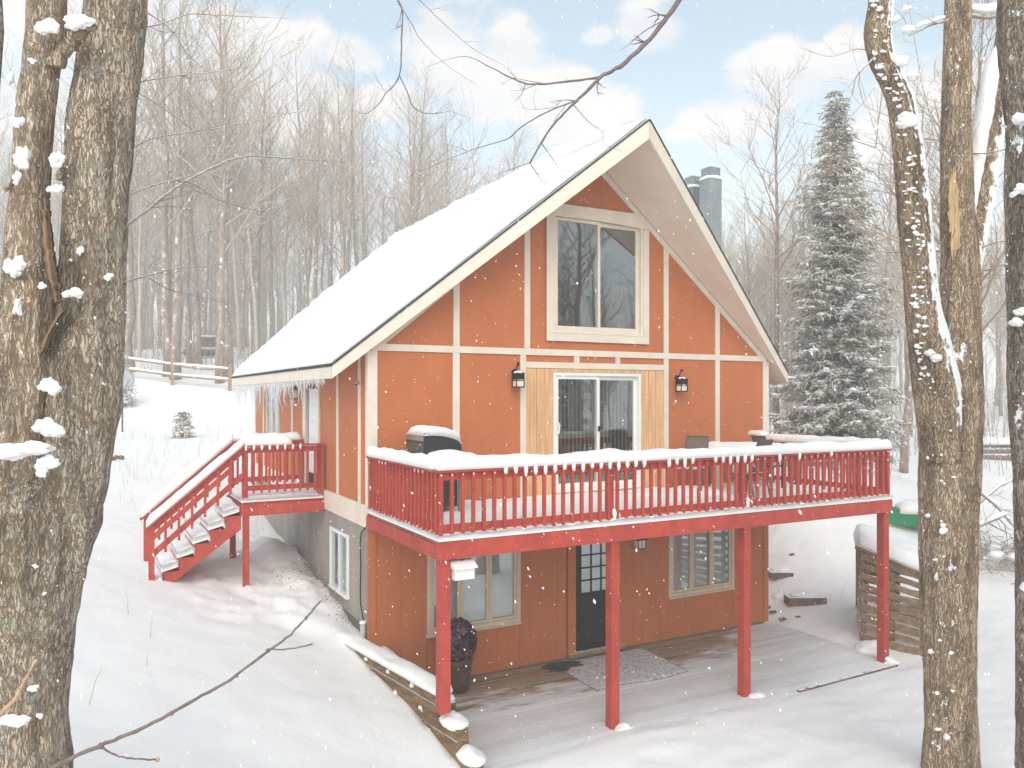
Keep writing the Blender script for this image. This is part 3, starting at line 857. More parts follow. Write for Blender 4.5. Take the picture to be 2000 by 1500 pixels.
side('wall_panel', 2.854, 4.116, 4.93, eave_z, 'orange')
for yb in (.42, 1.66, 5.05, 8.1): side('batten', yb - .05, yb + .05, 2.952, eave_z, 'cream', -.024, -.002)
side('corner_board', -.001, .09, 2.952, eave_z, 'cream', -.024, -.002)
side('corner_board', HY - .1, HY, 2.952, eave_z, 'cream', -.024, -.002)
# side door and side window
sdr = side('door', 2.95, 3.86, 2.92, 4.90, 'doorblack', .03, .08, 'black side door with a tall grid of panes')
for j in range(5):
    for i in range(3):
        box_part('glass_pane', (.018, 3.06 + i * .23, 3.2 + j * .32), (.026, 3.27 + i * .23, 3.49 + j * .32), 'blind', sdr)
gb = MB()
for j in range(6): gb.box((.008, 3.04, 3.17 + j * .32), (.03, 3.75, 3.195 + j * .32))
for i in range(4): gb.box((.010, 3.035 + i * .23, 3.17), (.03, 3.055 + i * .23, 4.8))
gb.build('glazing_bar', 'white', sdr)
side('door_casing', 3.862, 4.10, 2.952, 4.93, 'cream', -.03, .05)
side('door_casing', 2.855, 2.948, 2.952, 4.93, 'cream', -.03, .05)
sw = MB()
for a in (6.35, 7.0, 7.65): sw.box((-.03, a, 3.52), (.05, a + .07, 4.94))
sw.box((-.03, 6.42, 4.87), (.05, 7.65, 4.94)).box((-.04, 6.3, 3.5), (.05, 7.76, 3.56))
swo = sw.build('window', 'cream', house)
box_part('glass_pane', (.0, 6.42, 3.56), (.006, 7.0, 4.87), 'glass', swo)
box_part('glass_pane', (.0, 7.07, 3.56), (.006, 7.65, 4.87), 'glass', swo)
box_part('blind', (.08, 6.4, 3.56), (.09, 7.68, 4.9), 'blind', swo)
# right and back walls, floors
box_part('side_wall', (8.44, .07, -.1), (8.5, HY, U(8.5) - .03), 'orange', house)
MB().prism([(0.07, HY, -.1), (8.43, HY, -.1), (8.43, HY, U(8.43) - .06), (4.25, HY, U(4.25) - .06), (.07, HY, U(.07) - .06)], (0, -.06, 0)).build('back_wall', 'orange', house)
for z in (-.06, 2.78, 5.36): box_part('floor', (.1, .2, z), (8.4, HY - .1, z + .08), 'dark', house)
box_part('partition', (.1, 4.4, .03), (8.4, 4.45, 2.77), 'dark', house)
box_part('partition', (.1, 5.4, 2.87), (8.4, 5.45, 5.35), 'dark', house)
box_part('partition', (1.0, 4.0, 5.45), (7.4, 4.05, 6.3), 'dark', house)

# roof --------------------------------------------------------------
roof = bpy.data.objects.new('roof', None)
def slope(sgn):
    xe = 4.25 + sgn * 4.8
    top = [(4.25, yF(4.25), T(4.25)), (xe, yF(xe), T(xe)), (xe, yB(xe), T(xe)), (4.25, yB(4.25), T(4.25))]
    bot = [(x, y, U(x)) for (x, y, z) in top]
    fs = [(0, 1, 2, 3), (7, 6, 5, 4), (0, 4, 5, 1), (1, 5, 6, 2), (2, 6, 7, 3), (3, 7, 4, 0)]
    if sgn < 0: pass
    else: fs = [f[::-1] for f in fs]
    return MB().add(top + bot, fs)
rf = slope(-1).build('roof', 'shingle', house)
slope(1).build('roof_slope', 'shingle', rf)
for sgn in (-1, 1):
    xe = 4.25 + sgn * 4.79
    q = [(4.25, yF(4.25) + .01, U(4.25) - .012), (xe, yF(xe) + .01, U(xe) - .012), (xe, yB(xe) - .01, U(xe) - .012), (4.25, yB(4.25) - .01, U(4.25) - .012)]
    MB().prism(q, (0, 0, .010)).build('soffit', 'soffit', rf)
    for f, dy in ((yF, -1), (yB, 1)):
        a, b = Vector((4.25, f(4.25), 0)), Vector((4.25 + sgn * 4.8, f(4.25 + sgn * 4.8), 0))
        d = (b - a).normalized()
        nrm = Vector((-d.y, d.x, 0))
        if nrm.y * dy < 0: nrm = -nrm
        nrm *= .035
        ext = d * .02
        b2 = b + ext
        def q3(p, z): return (p.x, p.y, z)
        o1 = nrm * .06
        MB().prism([q3(a + o1, T(4.25) - .024), q3(b2 + o1, T(b.x) - .024), q3(b2 + o1, U(b.x) - .045), q3(a + o1, U(4.25) - .045)], nrm).build('barge_board', 'cream', rf)
        MB().prism([q3(a + o1, T(4.25) + .010), q3(b2 + o1, T(b.x) + .010), q3(b2 + o1, T(b.x) - .022), q3(a + o1, T(4.25) - .022)], nrm * 1.4).build('shingle_edge', 'shingle', rf)
    xo = xe + sgn * .012
    MB().box((xo, .02, U(xe) - .05), (xo + sgn * .03, HY - .02, T(xe) - .045)).build('eave_fascia', 'cream', rf)
    MB().box((xo, .02, T(xe) - .043), (xo + sgn * .045, HY - .02, T(xe) + .004)).build('shingle_edge', 'shingle', rf)
def patch(sgn, inset):
    def c(s, t):
        x = 4.25 + sgn * (4.83 - .0) * s
        y0, y1 = yF(x) + inset, yB(x) - inset
        return (x, y0 + (y1 - y0) * t, T(x) + .002)
    return c
rs = MB()
nu_, nv_ = 90, 130
snow_sheet(rs, patch(-1, .035), nu_, nv_, .24, 3, .4, .6, .9, Vector((-.35, 0, .94)), .025, .16, .6)
rs.build('roof_snow', 'snowpile', rf, smooth=True)
rs = MB()
snow_sheet(rs, patch(1, .04), 60, 90, .15, 8, .3, .8, .6, Vector((.35, 0, .94)), .02, .25, .6)
rs.f = [f[::-1] for f in rs.f]
rs.build('roof_snow', 'snowpile', rf, smooth=True)
rc = MB()
snow_ribbon(rc, [(4.25, -1.0, 9.02), (4.25, -.3, 9.08), (4.25, 2, 9.12), (4.25, 6, 9.12), (4.25, 10.4, 9.1)], .6, .26, 5, .12, .25)
rc.build('ridge_snow', 'snowpile', rf, smooth=True)
# icicles
def icicle_mesh(seed):
    mb = MB()
    r2 = random.Random(seed)
    n = 6
    pts = [(r2.uniform(-.006, .006) * i, r2.uniform(-.006, .006) * i, -i / n) for i in range(n + 1)]
    rads = [.020, .016, .012, .009, .0065, .004, .001]
    return mb.tube(pts, rads, 6)
ice = []
for k in range(4):
    o = icicle_mesh(k).build('icicle', 'ice', house, smooth=True)
    o.data.transform(Matrix.Translation(BASE['house']))
    ice.append(o)
cnt = 0
def put_ice(x, y, z, L):
    global cnt
    if cnt < 4: o = ice[cnt]
    else:
        o = ice[cnt % 4].copy(); COL.objects.link(o); o.parent = house
    cnt += 1
    o.location = Vector((x, y, z)) - BASE['house']
    o.scale = (rnd.uniform(.7, 1.3), rnd.uniform(.7, 1.3), L)
y = .45
zi = U(-.55) - .04
while y < HY - .05:
    k = min(1, (y - .2) / 2.5)
    L = (.10 + .55 * k * (rnd.random() ** 1.4)) * (1.25 if y > 4 else 1)
    put_ice(-.58, y, zi, L)
    y += rnd.uniform(.06, .12)
for i in range(14):
    put_ice(9.06, .15 + i * .11, zi, rnd.uniform(.08, .34))
# chimneys: two square metal flues on the right slope
for (x, y, zt, s) in ((8.3, 1.45, 9.68, .34), (8.3, 2.02, 9.62, .32)):
    c = MB().box((x - s / 2, y - s / 2, 5.6), (x + s / 2, y + s / 2, zt - .26)).build('chimney', 'chimney', rf)
    MB().box((x - s * .43, y - s * .43, zt - .258), (x + s * .43, y + s * .43, zt)).build('flue_cap', 'chimney', c)
    sm_ = MB()
    snow_ribbon(sm_, [(x - s * .5, y - s * .48, zt - .26), (x + s * .5, y - s * .48, zt - .26)], .05, .07, x, .05)
    snow_ribbon(sm_, [(x - s * .48, y - s * .5, zt - .26), (x - s * .48, y + s * .5, zt - .26)], .05, .07, y, .05)
    sm_.build('ledge_snow', 'snowpile', c, smooth=True)
# wall fittings -------------------------------------------------------
def lantern(x, y, z, label):
    t = thing('wall_lantern', label, 'lantern', (x, y, z), 'black carriage lanterns flanking the sliding door')
    MB().tube([(x, y, z), (x, y - .03, z)], .055, 10).build('back_plate', 'black', t)
    MB().tube([(x, y - .02, z), (x, y - .07, z + .03), (x + .0, y - .10, z + .11), (x, y - .13, z + .17), (x, y - .165, z + .15), (x, y - .15, z + .11)], .012, 6).build('scroll_arm', 'black', t)
    cx, cyy = x, y - .14
    s = .072
    b = MB()
    for i in (-1, 1):
        for j in (-1, 1):
            b.box((cx + i * s - .007, cyy + j * s - .007, z - .25), (cx + i * s + .007, cyy + j * s + .007, z - .03))
    b.box((cx - s - .01, cyy - s - .01, z - .262), (cx + s + .01, cyy + s + .01, z - .245))
    for i in (-1, 1):
        b.box((cx - s, cyy + i * s - .005, z - .15), (cx + s, cyy + i * s + .005, z - .138))
        b.box((cx + i * s - .005, cyy - s, z - .15), (cx + i * s + .005, cyy + s, z - .138))
    b.build('cage', 'black', t)
    box_part('lamp_glass', (cx - s + .004, cyy - s + .004, z - .244), (cx + s - .004, cyy + s - .004, z - .13), 'lampglass', t)
    MB().box((cx - s + .003, cyy - s + .003, z - .128), (cx + s - .003, cyy + s - .003, z - .03)).add(
        [(cx - s - .02, cyy - s - .02, z - .03), (cx + s + .02, cyy - s - .02, z - .03), (cx + s + .02, cyy + s + .02, z - .03), (cx - s - .02, cyy + s + .02, z - .03), (cx, cyy, z + .03)],
        [(0, 1, 4), (1, 2, 4), (2, 3, 4), (3, 0, 4), (3, 2, 1, 0)]).build('hood', 'black', t)
    MB().blob((cx, cyy, z - .015), .08, .08, .035, x, 10, 6).build('snow_cap', 'snowpile', t, smooth=True)
    return t
lantern(2.57, -.002, 5.06, 'black carriage lantern on the orange wall left of the sliding door')
lantern(6.12, -.002, 5.0, 'black carriage lantern on the orange wall right of the sliding door')
t = thing('porch_light', 'small black flush lantern with cream glass beside the basement door', 'lantern', (5.16, 0, 1.98))
box_part('hood', (5.04, -.2, 2.0), (5.28, -.003, 2.03), 'black', t)
box_part('lamp_glass', (5.09, -.16, 1.85), (5.23, -.02, 1.998), 'lampglass', t)
b = MB()
for i in (5.085, 5.235, 5.16):
    b.box((i - .004, -.166, 1.84), (i + .004, -.158, 2.0))
b.box((5.08, -.17, 1.83), (5.24, -.01, 1.845))
b.build('cage', 'black', t)
t = thing('side_lantern', 'black lantern under the eave beside the side door', 'lantern', (0, 4.5, 4.9))
box_part('lamp_glass', (-.16, 4.43, 4.62), (-.04, 4.55, 4.78), 'lampglass', t)
b = MB()
for i in (-.165, -.035):
    for j in (4.425, 4.555): b.box((i - .007, j - .007, 4.6), (i + .007, j + .007, 4.84))
b.box((-.17, 4.42, 4.585), (-.03, 4.56, 4.6)).box((-.18, 4.41, 4.78), (-.02, 4.57, 4.84)).box((-.1, 4.48, 4.84), (-.026, 4.5, 4.9))
b.build('cage', 'black', t)
t = thing('security_camera', 'small grey security camera on the side wall near the front corner', 'camera', (-.026, .42, 4.87))
MB().tube([(-.026, .40, 4.87), (-.06, .40, 4.87)], .035, 8).build('mount', 'dish', t)
MB().tube([(-.05, .40, 4.86), (-.10, .33, 4.83)], .03, 10).build('camera_body', 'dish', t)
MB().tube([(-.101, .329, 4.8295), (-.104, .325, 4.828)], .02, 10).build('lens', 'black', t)
pts = [(-.035, .02, 2.62), (-.05, .2, 2.52), (-.05, .27, 2.35), (-.03, .3, 2.0), (-.03, .33, 1.6), (-.03, .32, 1.4), (-.03, .22, 1.2), (-.03, .12, 1.12)]
o = MB().tube(pts, .010, 5).build('power_cable', 'cable', smooth=True)
tag(o, 'thin black cable hanging down the grey side wall by the corner', 'cable')
t = thing('conduit', 'short grey upright pipe at the front left foundation corner', 'pipe', (-.06, .09, .6))
MB().tube([(-.06, .09, .6), (-.06, .09, 1.12)], .045, 10).build('pipe', 'dish', t, smooth=True)
MB().blob((-.06, .09, 1.13), .06, .06, .03, 3).build('snow_cap', 'snowpile', t, smooth=True)

# ------------------------------------------------------------------ balcony deck
deck = thing('balcony_deck', 'long red wooden balcony deck with snowy railing across the house front', 'deck', (4.25, -1.4, 2.85))
DX0, DX1, DY = -.02, 8.52, -2.82
db = MB().box((DX0, -.133, 2.81), (DX1, 0, 2.85)).build('floor_board', 'deckwood', deck)
for i in range(20):
    if i == 0: db.location = (0, -.03, 0)
    else: dup(db, (0, -i * .1372, 0))
box_part('rim_board', (DX0 - .03, DY - .02, 2.628), (DX1 + .03, DY + .02, 2.849), 'red', deck)
box_part('rim_board', (DX0 - .03, DY + .022, 2.628), (DX0 + .01, -.03, 2.807), 'red', deck)
box_part('rim_board', (DX1 - .01, DY + .022, 2.628), (DX1 + .03, -.03, 2.807), 'red', deck)
jo = MB().box((.6, DY + .17, 2.66), (.64, -.03, 2.805)).build('joist', 'red', deck)
for i in range(1, 13): dup(jo, (i * .6, 0, 0))
PX = [.075, 2.66, 5.16, 8.45]
for i, x in enumerate(PX):
    z0 = .70 if i == 0 else -.05
    box_part('post', (x - .07, DY + .025, z0), (x + .07, DY + .165, 2.80), 'red', deck)
# railing
RZ0, RZ1 = 2.97, 3.06
for x in (DX0 + .05, 2.63, 5.16, DX1 - .05):
    box_part('rail_post', (x - .045, DY + .085, 2.852), (x + .045, DY + .175, 3.70), 'red', deck)
for x in (DX0 + .05, DX1 - .05):
    box_part('rail_post', (x - .045, -.12, 2.852), (x + .045, -.03, 3.70), 'red', deck)
def rail_set(y_in, z0, z1, nm):
    box_part(nm, (DX0 + .03, DY + .042, z0), (DX1 - .03, DY + .08, z1), 'red', deck)
    box_part(nm, (DX0 + .035, DY + .09, z0), (DX0 + .073, -.03, z1), 'red', deck)
    box_part(nm, (DX1 - .073, DY + .09, z0), (DX1 - .035, -.03, z1), 'red', deck)
rail_set(0, 2.955, 3.045, 'bottom_rail')
rail_set(0, 3.60, 3.69, 'upper_rail')
box_part('rail_cap', (DX0 - .03, DY - .01, 3.70), (DX1 + .03, DY + .14, 3.735), 'red', deck)
box_part('rail_cap', (DX0 - .03, DY + .142, 3.70), (DX0 + .12, -.03, 3.735), 'red', deck)
box_part('rail_cap', (DX1 - .12, DY + .142, 3.70), (DX1 + .03, -.03, 3.735), 'red', deck)
def baluster(front):
    mb = MB()
    w = .022
    if front:
        prof = [(0, 2.905), (.038, 2.875), (.038, 3.69), (.0, 3.655)]
        mb.prism([(-w, -p[0], p[1]) for p in prof], (2 * w, 0, 0))
    else:
        prof = [(0, 2.905), (.038, 2.875), (.038, 3.69), (.0, 3.655)]
        mb.prism([(-p[0], -w, p[1]) for p in prof], (0, 2 * w, 0))
    return mb
bb = BASE['balcony_deck']
bp_ = baluster(True).build('baluster', 'red', deck)
bp_.data.transform(Matrix.Translation(bb))
NB = 58
bxs = []
for i in range(NB):
    x = DX0 + .03 + i * (DX1 - DX0 - .06) / (NB - 1)
    bxs.append(x)
    o = bp_ if i == 0 else bp_.copy()
    if i: COL.objects.link(o); o.parent = deck
    o.location = Vector((x, DY + .04, rnd.uniform(-.006, .006))) - bb
bs_ = baluster(False).build('baluster', 'red', deck)
bs_.data.transform(Matrix.Translation(bb))
o2 = MB()
bs2 = MB()
for p in [(0, 2.905), (.038, 2.875), (.038, 3.69), (0, 3.655)]: pass
bs2.prism([(p[0], -.019, p[1]) for p in [(0, 2.905), (.038, 2.875), (.038, 3.69), (.0, 3.655)]], (0, .038, 0))
bsr = bs2.build('baluster', 'red', deck)
bsr.data.transform(Matrix.Translation(bb))
for i in range(19):
    y = DY + .10 + i * .143
    o = bs_ if i == 0 else bs_.copy()
    if i: COL.objects.link(o); o.parent = deck
    o.location = Vector((DX0 + .033, y, rnd.uniform(-.006, .006))) - bb
    o = bsr if i == 0 else bsr.copy()
    if i: COL.objects.link(o); o.parent = deck
    o.location = Vector((DX1 - .033, y, rnd.uniform(-.006, .006))) - bb
# snow on the railing and the floor
rsn = MB()
snow_ribbon(rsn, [(DX0 - .02, DY + .062, 3.733), (DX1 + .02, DY + .062, 3.733)], .185, .155, 2, .05, .28)
snow_ribbon(rsn, [(DX0 + .045, DY + .12, 3.733), (DX0 + .045, -.05, 3.733)], .18, .15, 6, .06, .35)
snow_ribbon(rsn, [(DX1 - .045, DY + .12, 3.733), (DX1 - .045, -.05, 3.733)], .19, .15, 9, .06, .25)
for i, x in enumerate(bxs):
    if 6 <= i <= 35 or i in (38, 39, 41, 42, 47):
        if rnd.random() < .2: continue
        k = rnd.uniform(.2, 1.5)
        rsn.blob((x, DY - .016, 3.718 - .016 * k), .03, .024, .05 + .028 * k, i, 8, 8, .3)
    else:
        rsn.blob((x, DY + .012, 3.672), .015, .015, .022, i, 6, 4, .3)
for i in range(18):
    if i in (3, 4, 5, 13, 14, 15): rsn.blob((DX0 + .0, DY + .10 + i * .143, 3.675), .018, .018, .025, i, 6, 4, .3)
rsn.build('rail_snow', 'snowpile', deck, smooth=True, kind='stuff')
fsn = MB()
snow_sheet(fsn, lambda s, t: (DX0 - .02 + (DX1 - DX0 + .04) * s, DY - .03 + (-.0 - DY) * t, 2.852), 170, 50, .085, 4, .35, 1.1, .08, noise2=.022, lip=.75)
for k in range(60):
    fsn.blob((DX0 + rnd.random() * 8.5, DY + .01 + rnd.random() * .05, 2.90), .07, .04, .035, k, 8, 5, .5)
for k in range(18):
    fsn.blob((4.8 + rnd.random() * 3.2, -1.1 + rnd.uniform(-.6, .7), 2.90), .35, .3, .10, k + 70, 12, 6, .4)
for x in (2.63, 5.16): fsn.blob((x + .06, DY + .06, 2.99), .07, .06, .09, x, 10, 6, .4)
fsn.build('floor_snow', 'snowpile', deck, smooth=True, kind='stuff')

# birdhouse box on the corner post
t = thing('birdhouse', 'white box birdhouse hung on the left corner post under the deck', 'birdhouse', (.31, -2.79, 2.38))
box_part('box', (.17, -2.87, 2.36), (.44, -2.69, 2.52), 'white', t)
MB().prism([(.145, -2.91, 2.50), (.145, -2.91, 2.515), (.145, -2.77, 2.585), (.145, -2.67, 2.585), (.145, -2.67, 2.51)], (.325, 0, 0)).build('lid', 'white', t)
MB().tube([(.31, -2.78, 2.58), (.31, -2.78, 2.62)], .006, 5).build('hook', 'black', t)

# grill ----------------------------------------------------------------
t = thing('gas_grill', 'stainless and black gas grill under a cap of snow on the deck', 'grill', (.78, -.72, 2.9))
gx0, gx1, gy0, gy1 = .5, 1.1, -1.05, -.32
for (x, y) in ((gx0, gy0), (gx1 - .04, gy0), (gx0, gy1 - .04), (gx1 - .04, gy1 - .04)):
    box_part('leg', (x, y, 2.86), (x + .04, y + .04, 3.70), 'steel' if x > .9 else 'grill', t)
box_part('cart', (gx0 + .045, gy0 + .045, 3.0), (gx1 - .045, gy1 - .045, 3.4), 'grill', t)
box_part('firebox', (gx0, gy0, 3.705), (gx1, gy1, 3.90), 'grill', t)
prof = [(gx0, 3.903), (gx0, 4.07)] + [(gx0 + .12 + .48 * math.sin(a), 3.903 + .165 * math.cos(a)) for a in [i * math.pi / 16 for i in range(9)]]
hd = MB().prism([(x, gy0 + .005, z) for x, z in prof], (0, gy1 - gy0 - .01, 0)).build('hood', 'grill', t)
box_part('back_panel', (gx0 - .012, gy0 + .02, 3.99), (gx0 - .001, gy1 - .02, 4.06), 'steel', t)
box_part('back_panel', (gx0 - .010, gy0 + .02, 3.80), (gx0 - .001, gy1 - .02, 3.955), 'frame', t)
box_part('side_shelf', (gx0 + .05, gy1 + .005, 3.72), (gx1 - .02, gy1 + .3, 3.75), 'steel', t)
box_part('side_shelf', (gx0 + .05, gy0 - .32, 3.72), (gx1 - .02, gy0 - .005, 3.75), 'steel', t)
MB().tube([(gx1 + .05, gy0 + .1, 3.95), (gx1 + .05, gy1 - .1, 3.95)], .014, 8).build('hood_handle', 'steel', t)
sg = MB()
hoodtop = [(gx0 - .01, 4.065), (gx0 + .12, 4.07)] + [(gx0 + .12 + .48 * math.sin(a), 3.903 + .165 * math.cos(a)) for a in [i * math.pi / 20 for i in range(1, 10)]]
def hp(s, tt):
    k = s * (len(hoodtop) - 1); i = min(int(k), len(hoodtop) - 2); f = k - i
    a, b = hoodtop[i], hoodtop[i + 1]
    return (a[0] + (b[0] - a[0]) * f, gy0 - .01 + (gy1 - gy0 + .02) * tt, a[1] + (b[1] - a[1]) * f + .001)
snow_sheet(sg, hp, 22, 16, .125, 5, .2, 2.0, .07, Vector((.1, 0, 1)), .008)
sg.blob((.82, gy0 - .16, 3.75), .36, .22, .11, 5, 16, 8, .3, .0)
sg.blob((1.05, gy0 - .22, 3.74), .22, .18, .09, 8, 16, 8, .3, .0)
sg.blob((.8, gy1 + .16, 3.75), .3, .17, .10, 3, 16, 8, .3, .0)
sg.build('snow_cap', 'snowpile', t, smooth=True)

# patio table and chairs --------------------------------------------------
def chair(x, y, rz, label, snow_back=False):
    t = thing('patio_chair', label, 'chair', (x, y, 2.9), 'metal sling chairs round the snowy deck table')
    BASE[t.name] = Vector((0, 0, 0))
    def rail(pts, r=.014): return MB().tube(pts, r, 6)
    for s in (-1, 1):
        rail([(s * .25, -.24, 0), (s * .25, -.2, .42), (s * .25, -.16, .62), (s * .25, .2, .62)]).build('leg', 'frame', t)
        rail([(s * .23, .26, 0), (s * .23, .16, .42), (s * .22, .22, .7), (s * .2, .32, 1.0)]).build('leg', 'frame', t)
    rail([(-.2, .32, 1.0), (.2, .32, 1.0)]).build('top_bar', 'frame', t)
    MB().add([(-.22, -.22, .42), (.22, -.22, .42), (.22, .17, .40), (-.22, .17, .40), (-.22, -.22, .41), (.22, -.22, .41), (.22, .17, .39), (-.22, .17, .39)],
             [(0, 1, 2, 3), (7, 6, 5, 4), (0, 4, 5, 1), (1, 5, 6, 2), (2, 6, 7, 3), (3, 7, 4, 0)]).build('seat', 'sling', t)
    MB().obox((0, .245, .72), (.19, 0, 0), (0, .005, 0), (0, .075, .27)).build('backrest', 'sling', t)
    s = MB()
    snow_sheet(s, lambda a, b: (-.23 + .46 * a, -.23 + .40 * b, .43), 12, 12, .17, x, .2, 3, .08)
    if snow_back: snow_ribbon(s, [(-.24, .32, 1.0), (.24, .32, 1.0)], .16, .09, 3, .05)
    s.build('snow_cushion', 'snowpile', t, smooth=True)
    t.rotation_euler = (0, 0, rz)
    return t
chair(5.95, -.62, R(-60), 'brown sling chair with its back against the wall, left end of the snowy table')
chair(6.25, -1.75, R(190), 'brown sling chair on the railing side of the snowy table')
chair(7.85, -.75, R(80), 'sling chair with thick snow on its back, right end of the table', True)
t = thing('patio_table', 'dark metal deck table buried under a slab of snow', 'table', (6.9, -1.0, 2.9))
MB().box((6.3, -1.45, 3.58), (7.5, -.55, 3.61)).build('table_top', 'frame', t)
for (x, y) in ((6.36, -1.39), (7.44, -1.39), (6.36, -.61), (7.44, -.61)):
    MB().tube([(x, y, 2.87), (x, y, 3.58)], .024, 8).build('leg', 'black', t)
s = MB()
snow_sheet(s, lambda a, b: (6.28 + 1.24 * a, -1.47 + .94 * b, 3.612), 26, 20, .17, 2, .2, 2, .09)
s.build('snow_slab', 'snowpile', t, smooth=True)

# ------------------------------------------------------------------ side porch with stairs
porch = thing('side_porch', 'red side porch landing with snowy stairs on the left of the house', 'porch', (-.75, 3.2, 1.4))
LX, LY0, LY1, LZT = -1.46, 2.45, 4.05, 2.80
fb = MB().box((LX, 0, LZT - .04), (-.04, .136, LZT)).build('floor_board', 'red', porch)
for i in range(11):
    if i == 0: fb.location = (0, LY0 + .03, 0)
    else: dup(fb, (0, i * .141, 0))
box_part('rim_board', (LX - .03, LY0 - .01, 2.565), (-.035, LY0 + .03, 2.762), 'red', porch)
box_part('rim_board', (LX - .03, LY1 - .02, 2.565), (-.035, LY1 + .02, 2.762), 'red', porch)
box_part('rim_board', (LX - .03, LY0 + .032, 2.565), (LX + .01, LY1 - .022, 2.762), 'red', porch)
def gpost(x, y, z1, s=.045):
    return box_part('post', (x - s, y - s, gz(x, y) - .25), (x + s, y + s, z1), 'red', porch)
gpost(LX + .07, LY0 + .08, 2.563, .05); gpost(LX + .07, LY1 - .12, 2.563, .05)
# landing railing
for (x, y) in ((LX + .05, LY0 + .07), (-.1, LY0 + .07), (LX + .05, LY1 - .07), (-.1, LY1 - .07)):
    box_part('rail_post', (x - .045, y - .04, LZT + .002), (x + .045, y + .04, 3.76), 'red', porch)
for yy, dy in ((LY0, 1), (LY1, -1)):
    y0 = yy + dy * .005
    box_part('bottom_rail', (LX, y0, 3.00), (-.04, y0 + dy * .022, 3.09), 'red', porch)
    box_part('upper_rail', (LX, y0, 3.66), (-.04, y0 + dy * .022, 3.75), 'red', porch)
    box_part('rail_cap', (LX - .02, yy - dy * .05, 3.762), (-.04, yy + dy * .12, 3.795), 'red', porch)
    b0 = MB().box((LX + .03, y0 - dy * .004, 2.96), (LX + .068, y0 - dy * .042, 3.745)).build('baluster', 'red', porch)
    for i in range(1, 11): dup(b0, (i * .134, 0, 0))
# stairs
NS = 6
run, rise = .245, (LZT - 1.52) / NS
for s, yy in enumerate((LY0 + .02, LY0 + 1.2)):
    pts = [(LX - .02, LZT - .04)]
    for i in range(NS):
        pts += [(LX - .03 - i * run, LZT - .05 - (i + 1) * rise), (LX - .03 - (i + 1) * run, LZT - .05 - (i + 1) * rise)]
    xe = LX - .03 - NS * run
    pts += [(xe, LZT - .05 - NS * rise - .22), (LX - .02, LZT - .46)]
    MB().prism([(x, yy, z) for x, z in pts], (0, .04, 0)).build('stringer', 'red', porch)
tr = MB().box((-run - .03, 0, -.035), (.0, 1.2, 0)).build('tread', 'red', porch)
tr.data.transform(Matrix.Translation(BASE['side_porch']))
ssn = MB()
for i in range(NS):
    loc = Vector((LX - .03 - i * run, LY0 + .02, LZT - .012 - (i + 1) * rise))
    o = tr if i == 0 else tr.copy()
    if i: COL.objects.link(o); o.parent = porch
    o.location = loc - BASE['side_porch']
    snow_sheet(ssn, lambda s, t_, loc=loc: (loc.x - run - .04 + (run + .02) * s, loc.y - .01 + 1.22 * t_, loc.z + .001 + .07 * s), 12, 24, .13, i, .35, 2.5, .09, lip=.75)
ssn.build('tread_snow', 'snowpile', porch, smooth=True, kind='stuff')
ang = math.atan2(rise, run)
def on_rail(x, z_top):                     # height of the sloping rail at x
    return z_top + (x - LX) * rise / run
for yy, dy in ((LY0 + .0, 1), (LY0 + 1.22, -1)):
    xb = LX - .03 - NS * run + .06
    zt = 3.80
    zb = on_rail(xb, zt)
    post_b = gz(xb, yy) - .2
    box_part('newel_post', (xb - .045, yy - .04, post_b), (xb + .045, yy + .04, zb - .03), 'red', porch)
    MB().beam((LX + .02, yy, zt + .00), (xb - .10, yy, on_rail(xb - .10, zt)), .14, .035).build('hand_rail', 'red', porch)
    MB().beam((LX + .0, yy + dy * .0, zt - .09), (xb, yy + dy * .0, zb - .09), .035, .10).build('upper_rail', 'red', porch)
    MB().beam((LX + .0, yy + dy * .0, zt - .52), (xb, yy + dy * .0, zb - .52), .035, .09).build('bottom_rail', 'red', porch)
    for i in range(1, 7):
        x = LX - i * .205
        z = on_rail(x, zt)
        box_part('baluster', (x - .02, yy - dy * .020, z - .66), (x + .02, yy - dy * .055, z - .06), 'red', porch)
prs = MB()
upv = Vector((-math.sin(ang), 0, math.cos(ang)))
for k, yy in enumerate((LY0, LY0 + 1.22)):
    xb = LX - .03 - NS * run - .02
    snow_ribbon(prs, [(LX + .03, yy, 3.82), (xb, yy, on_rail(xb, 3.82))], .155, .15 + .05 * k, k * 4 + 1, .06, .3, Vector((0, 0, 1)))
snow_ribbon(prs, [(LX - .03, LY0 + .035, 3.793), (-.62, LY0 + .035, 3.793)], .19, .13, 3, .05, .2)
snow_ribbon(prs, [(LX - .03, LY1 - .035, 3.793), (-.1, LY1 - .035, 3.793)], .19, .14, 7, .05, .3)
for i in range(8):
    prs.blob((LX + .05 + i * .134, LY0 - .05, 3.755), .024, .022, .05, i, 8, 6, .3)
prs.build('rail_snow', 'snowpile', porch, smooth=True, kind='stuff')
lsn = MB()
snow_sheet(lsn, lambda s, t_: (LX - .02 + (1.44) * s, LY0 + .0 + 1.58 * t_, LZT + .001), 30, 30, .10, 6, .4, 1.5, .09, lip=.5)
lsn.build('floor_snow', 'snowpile', porch, smooth=True, kind='stuff')

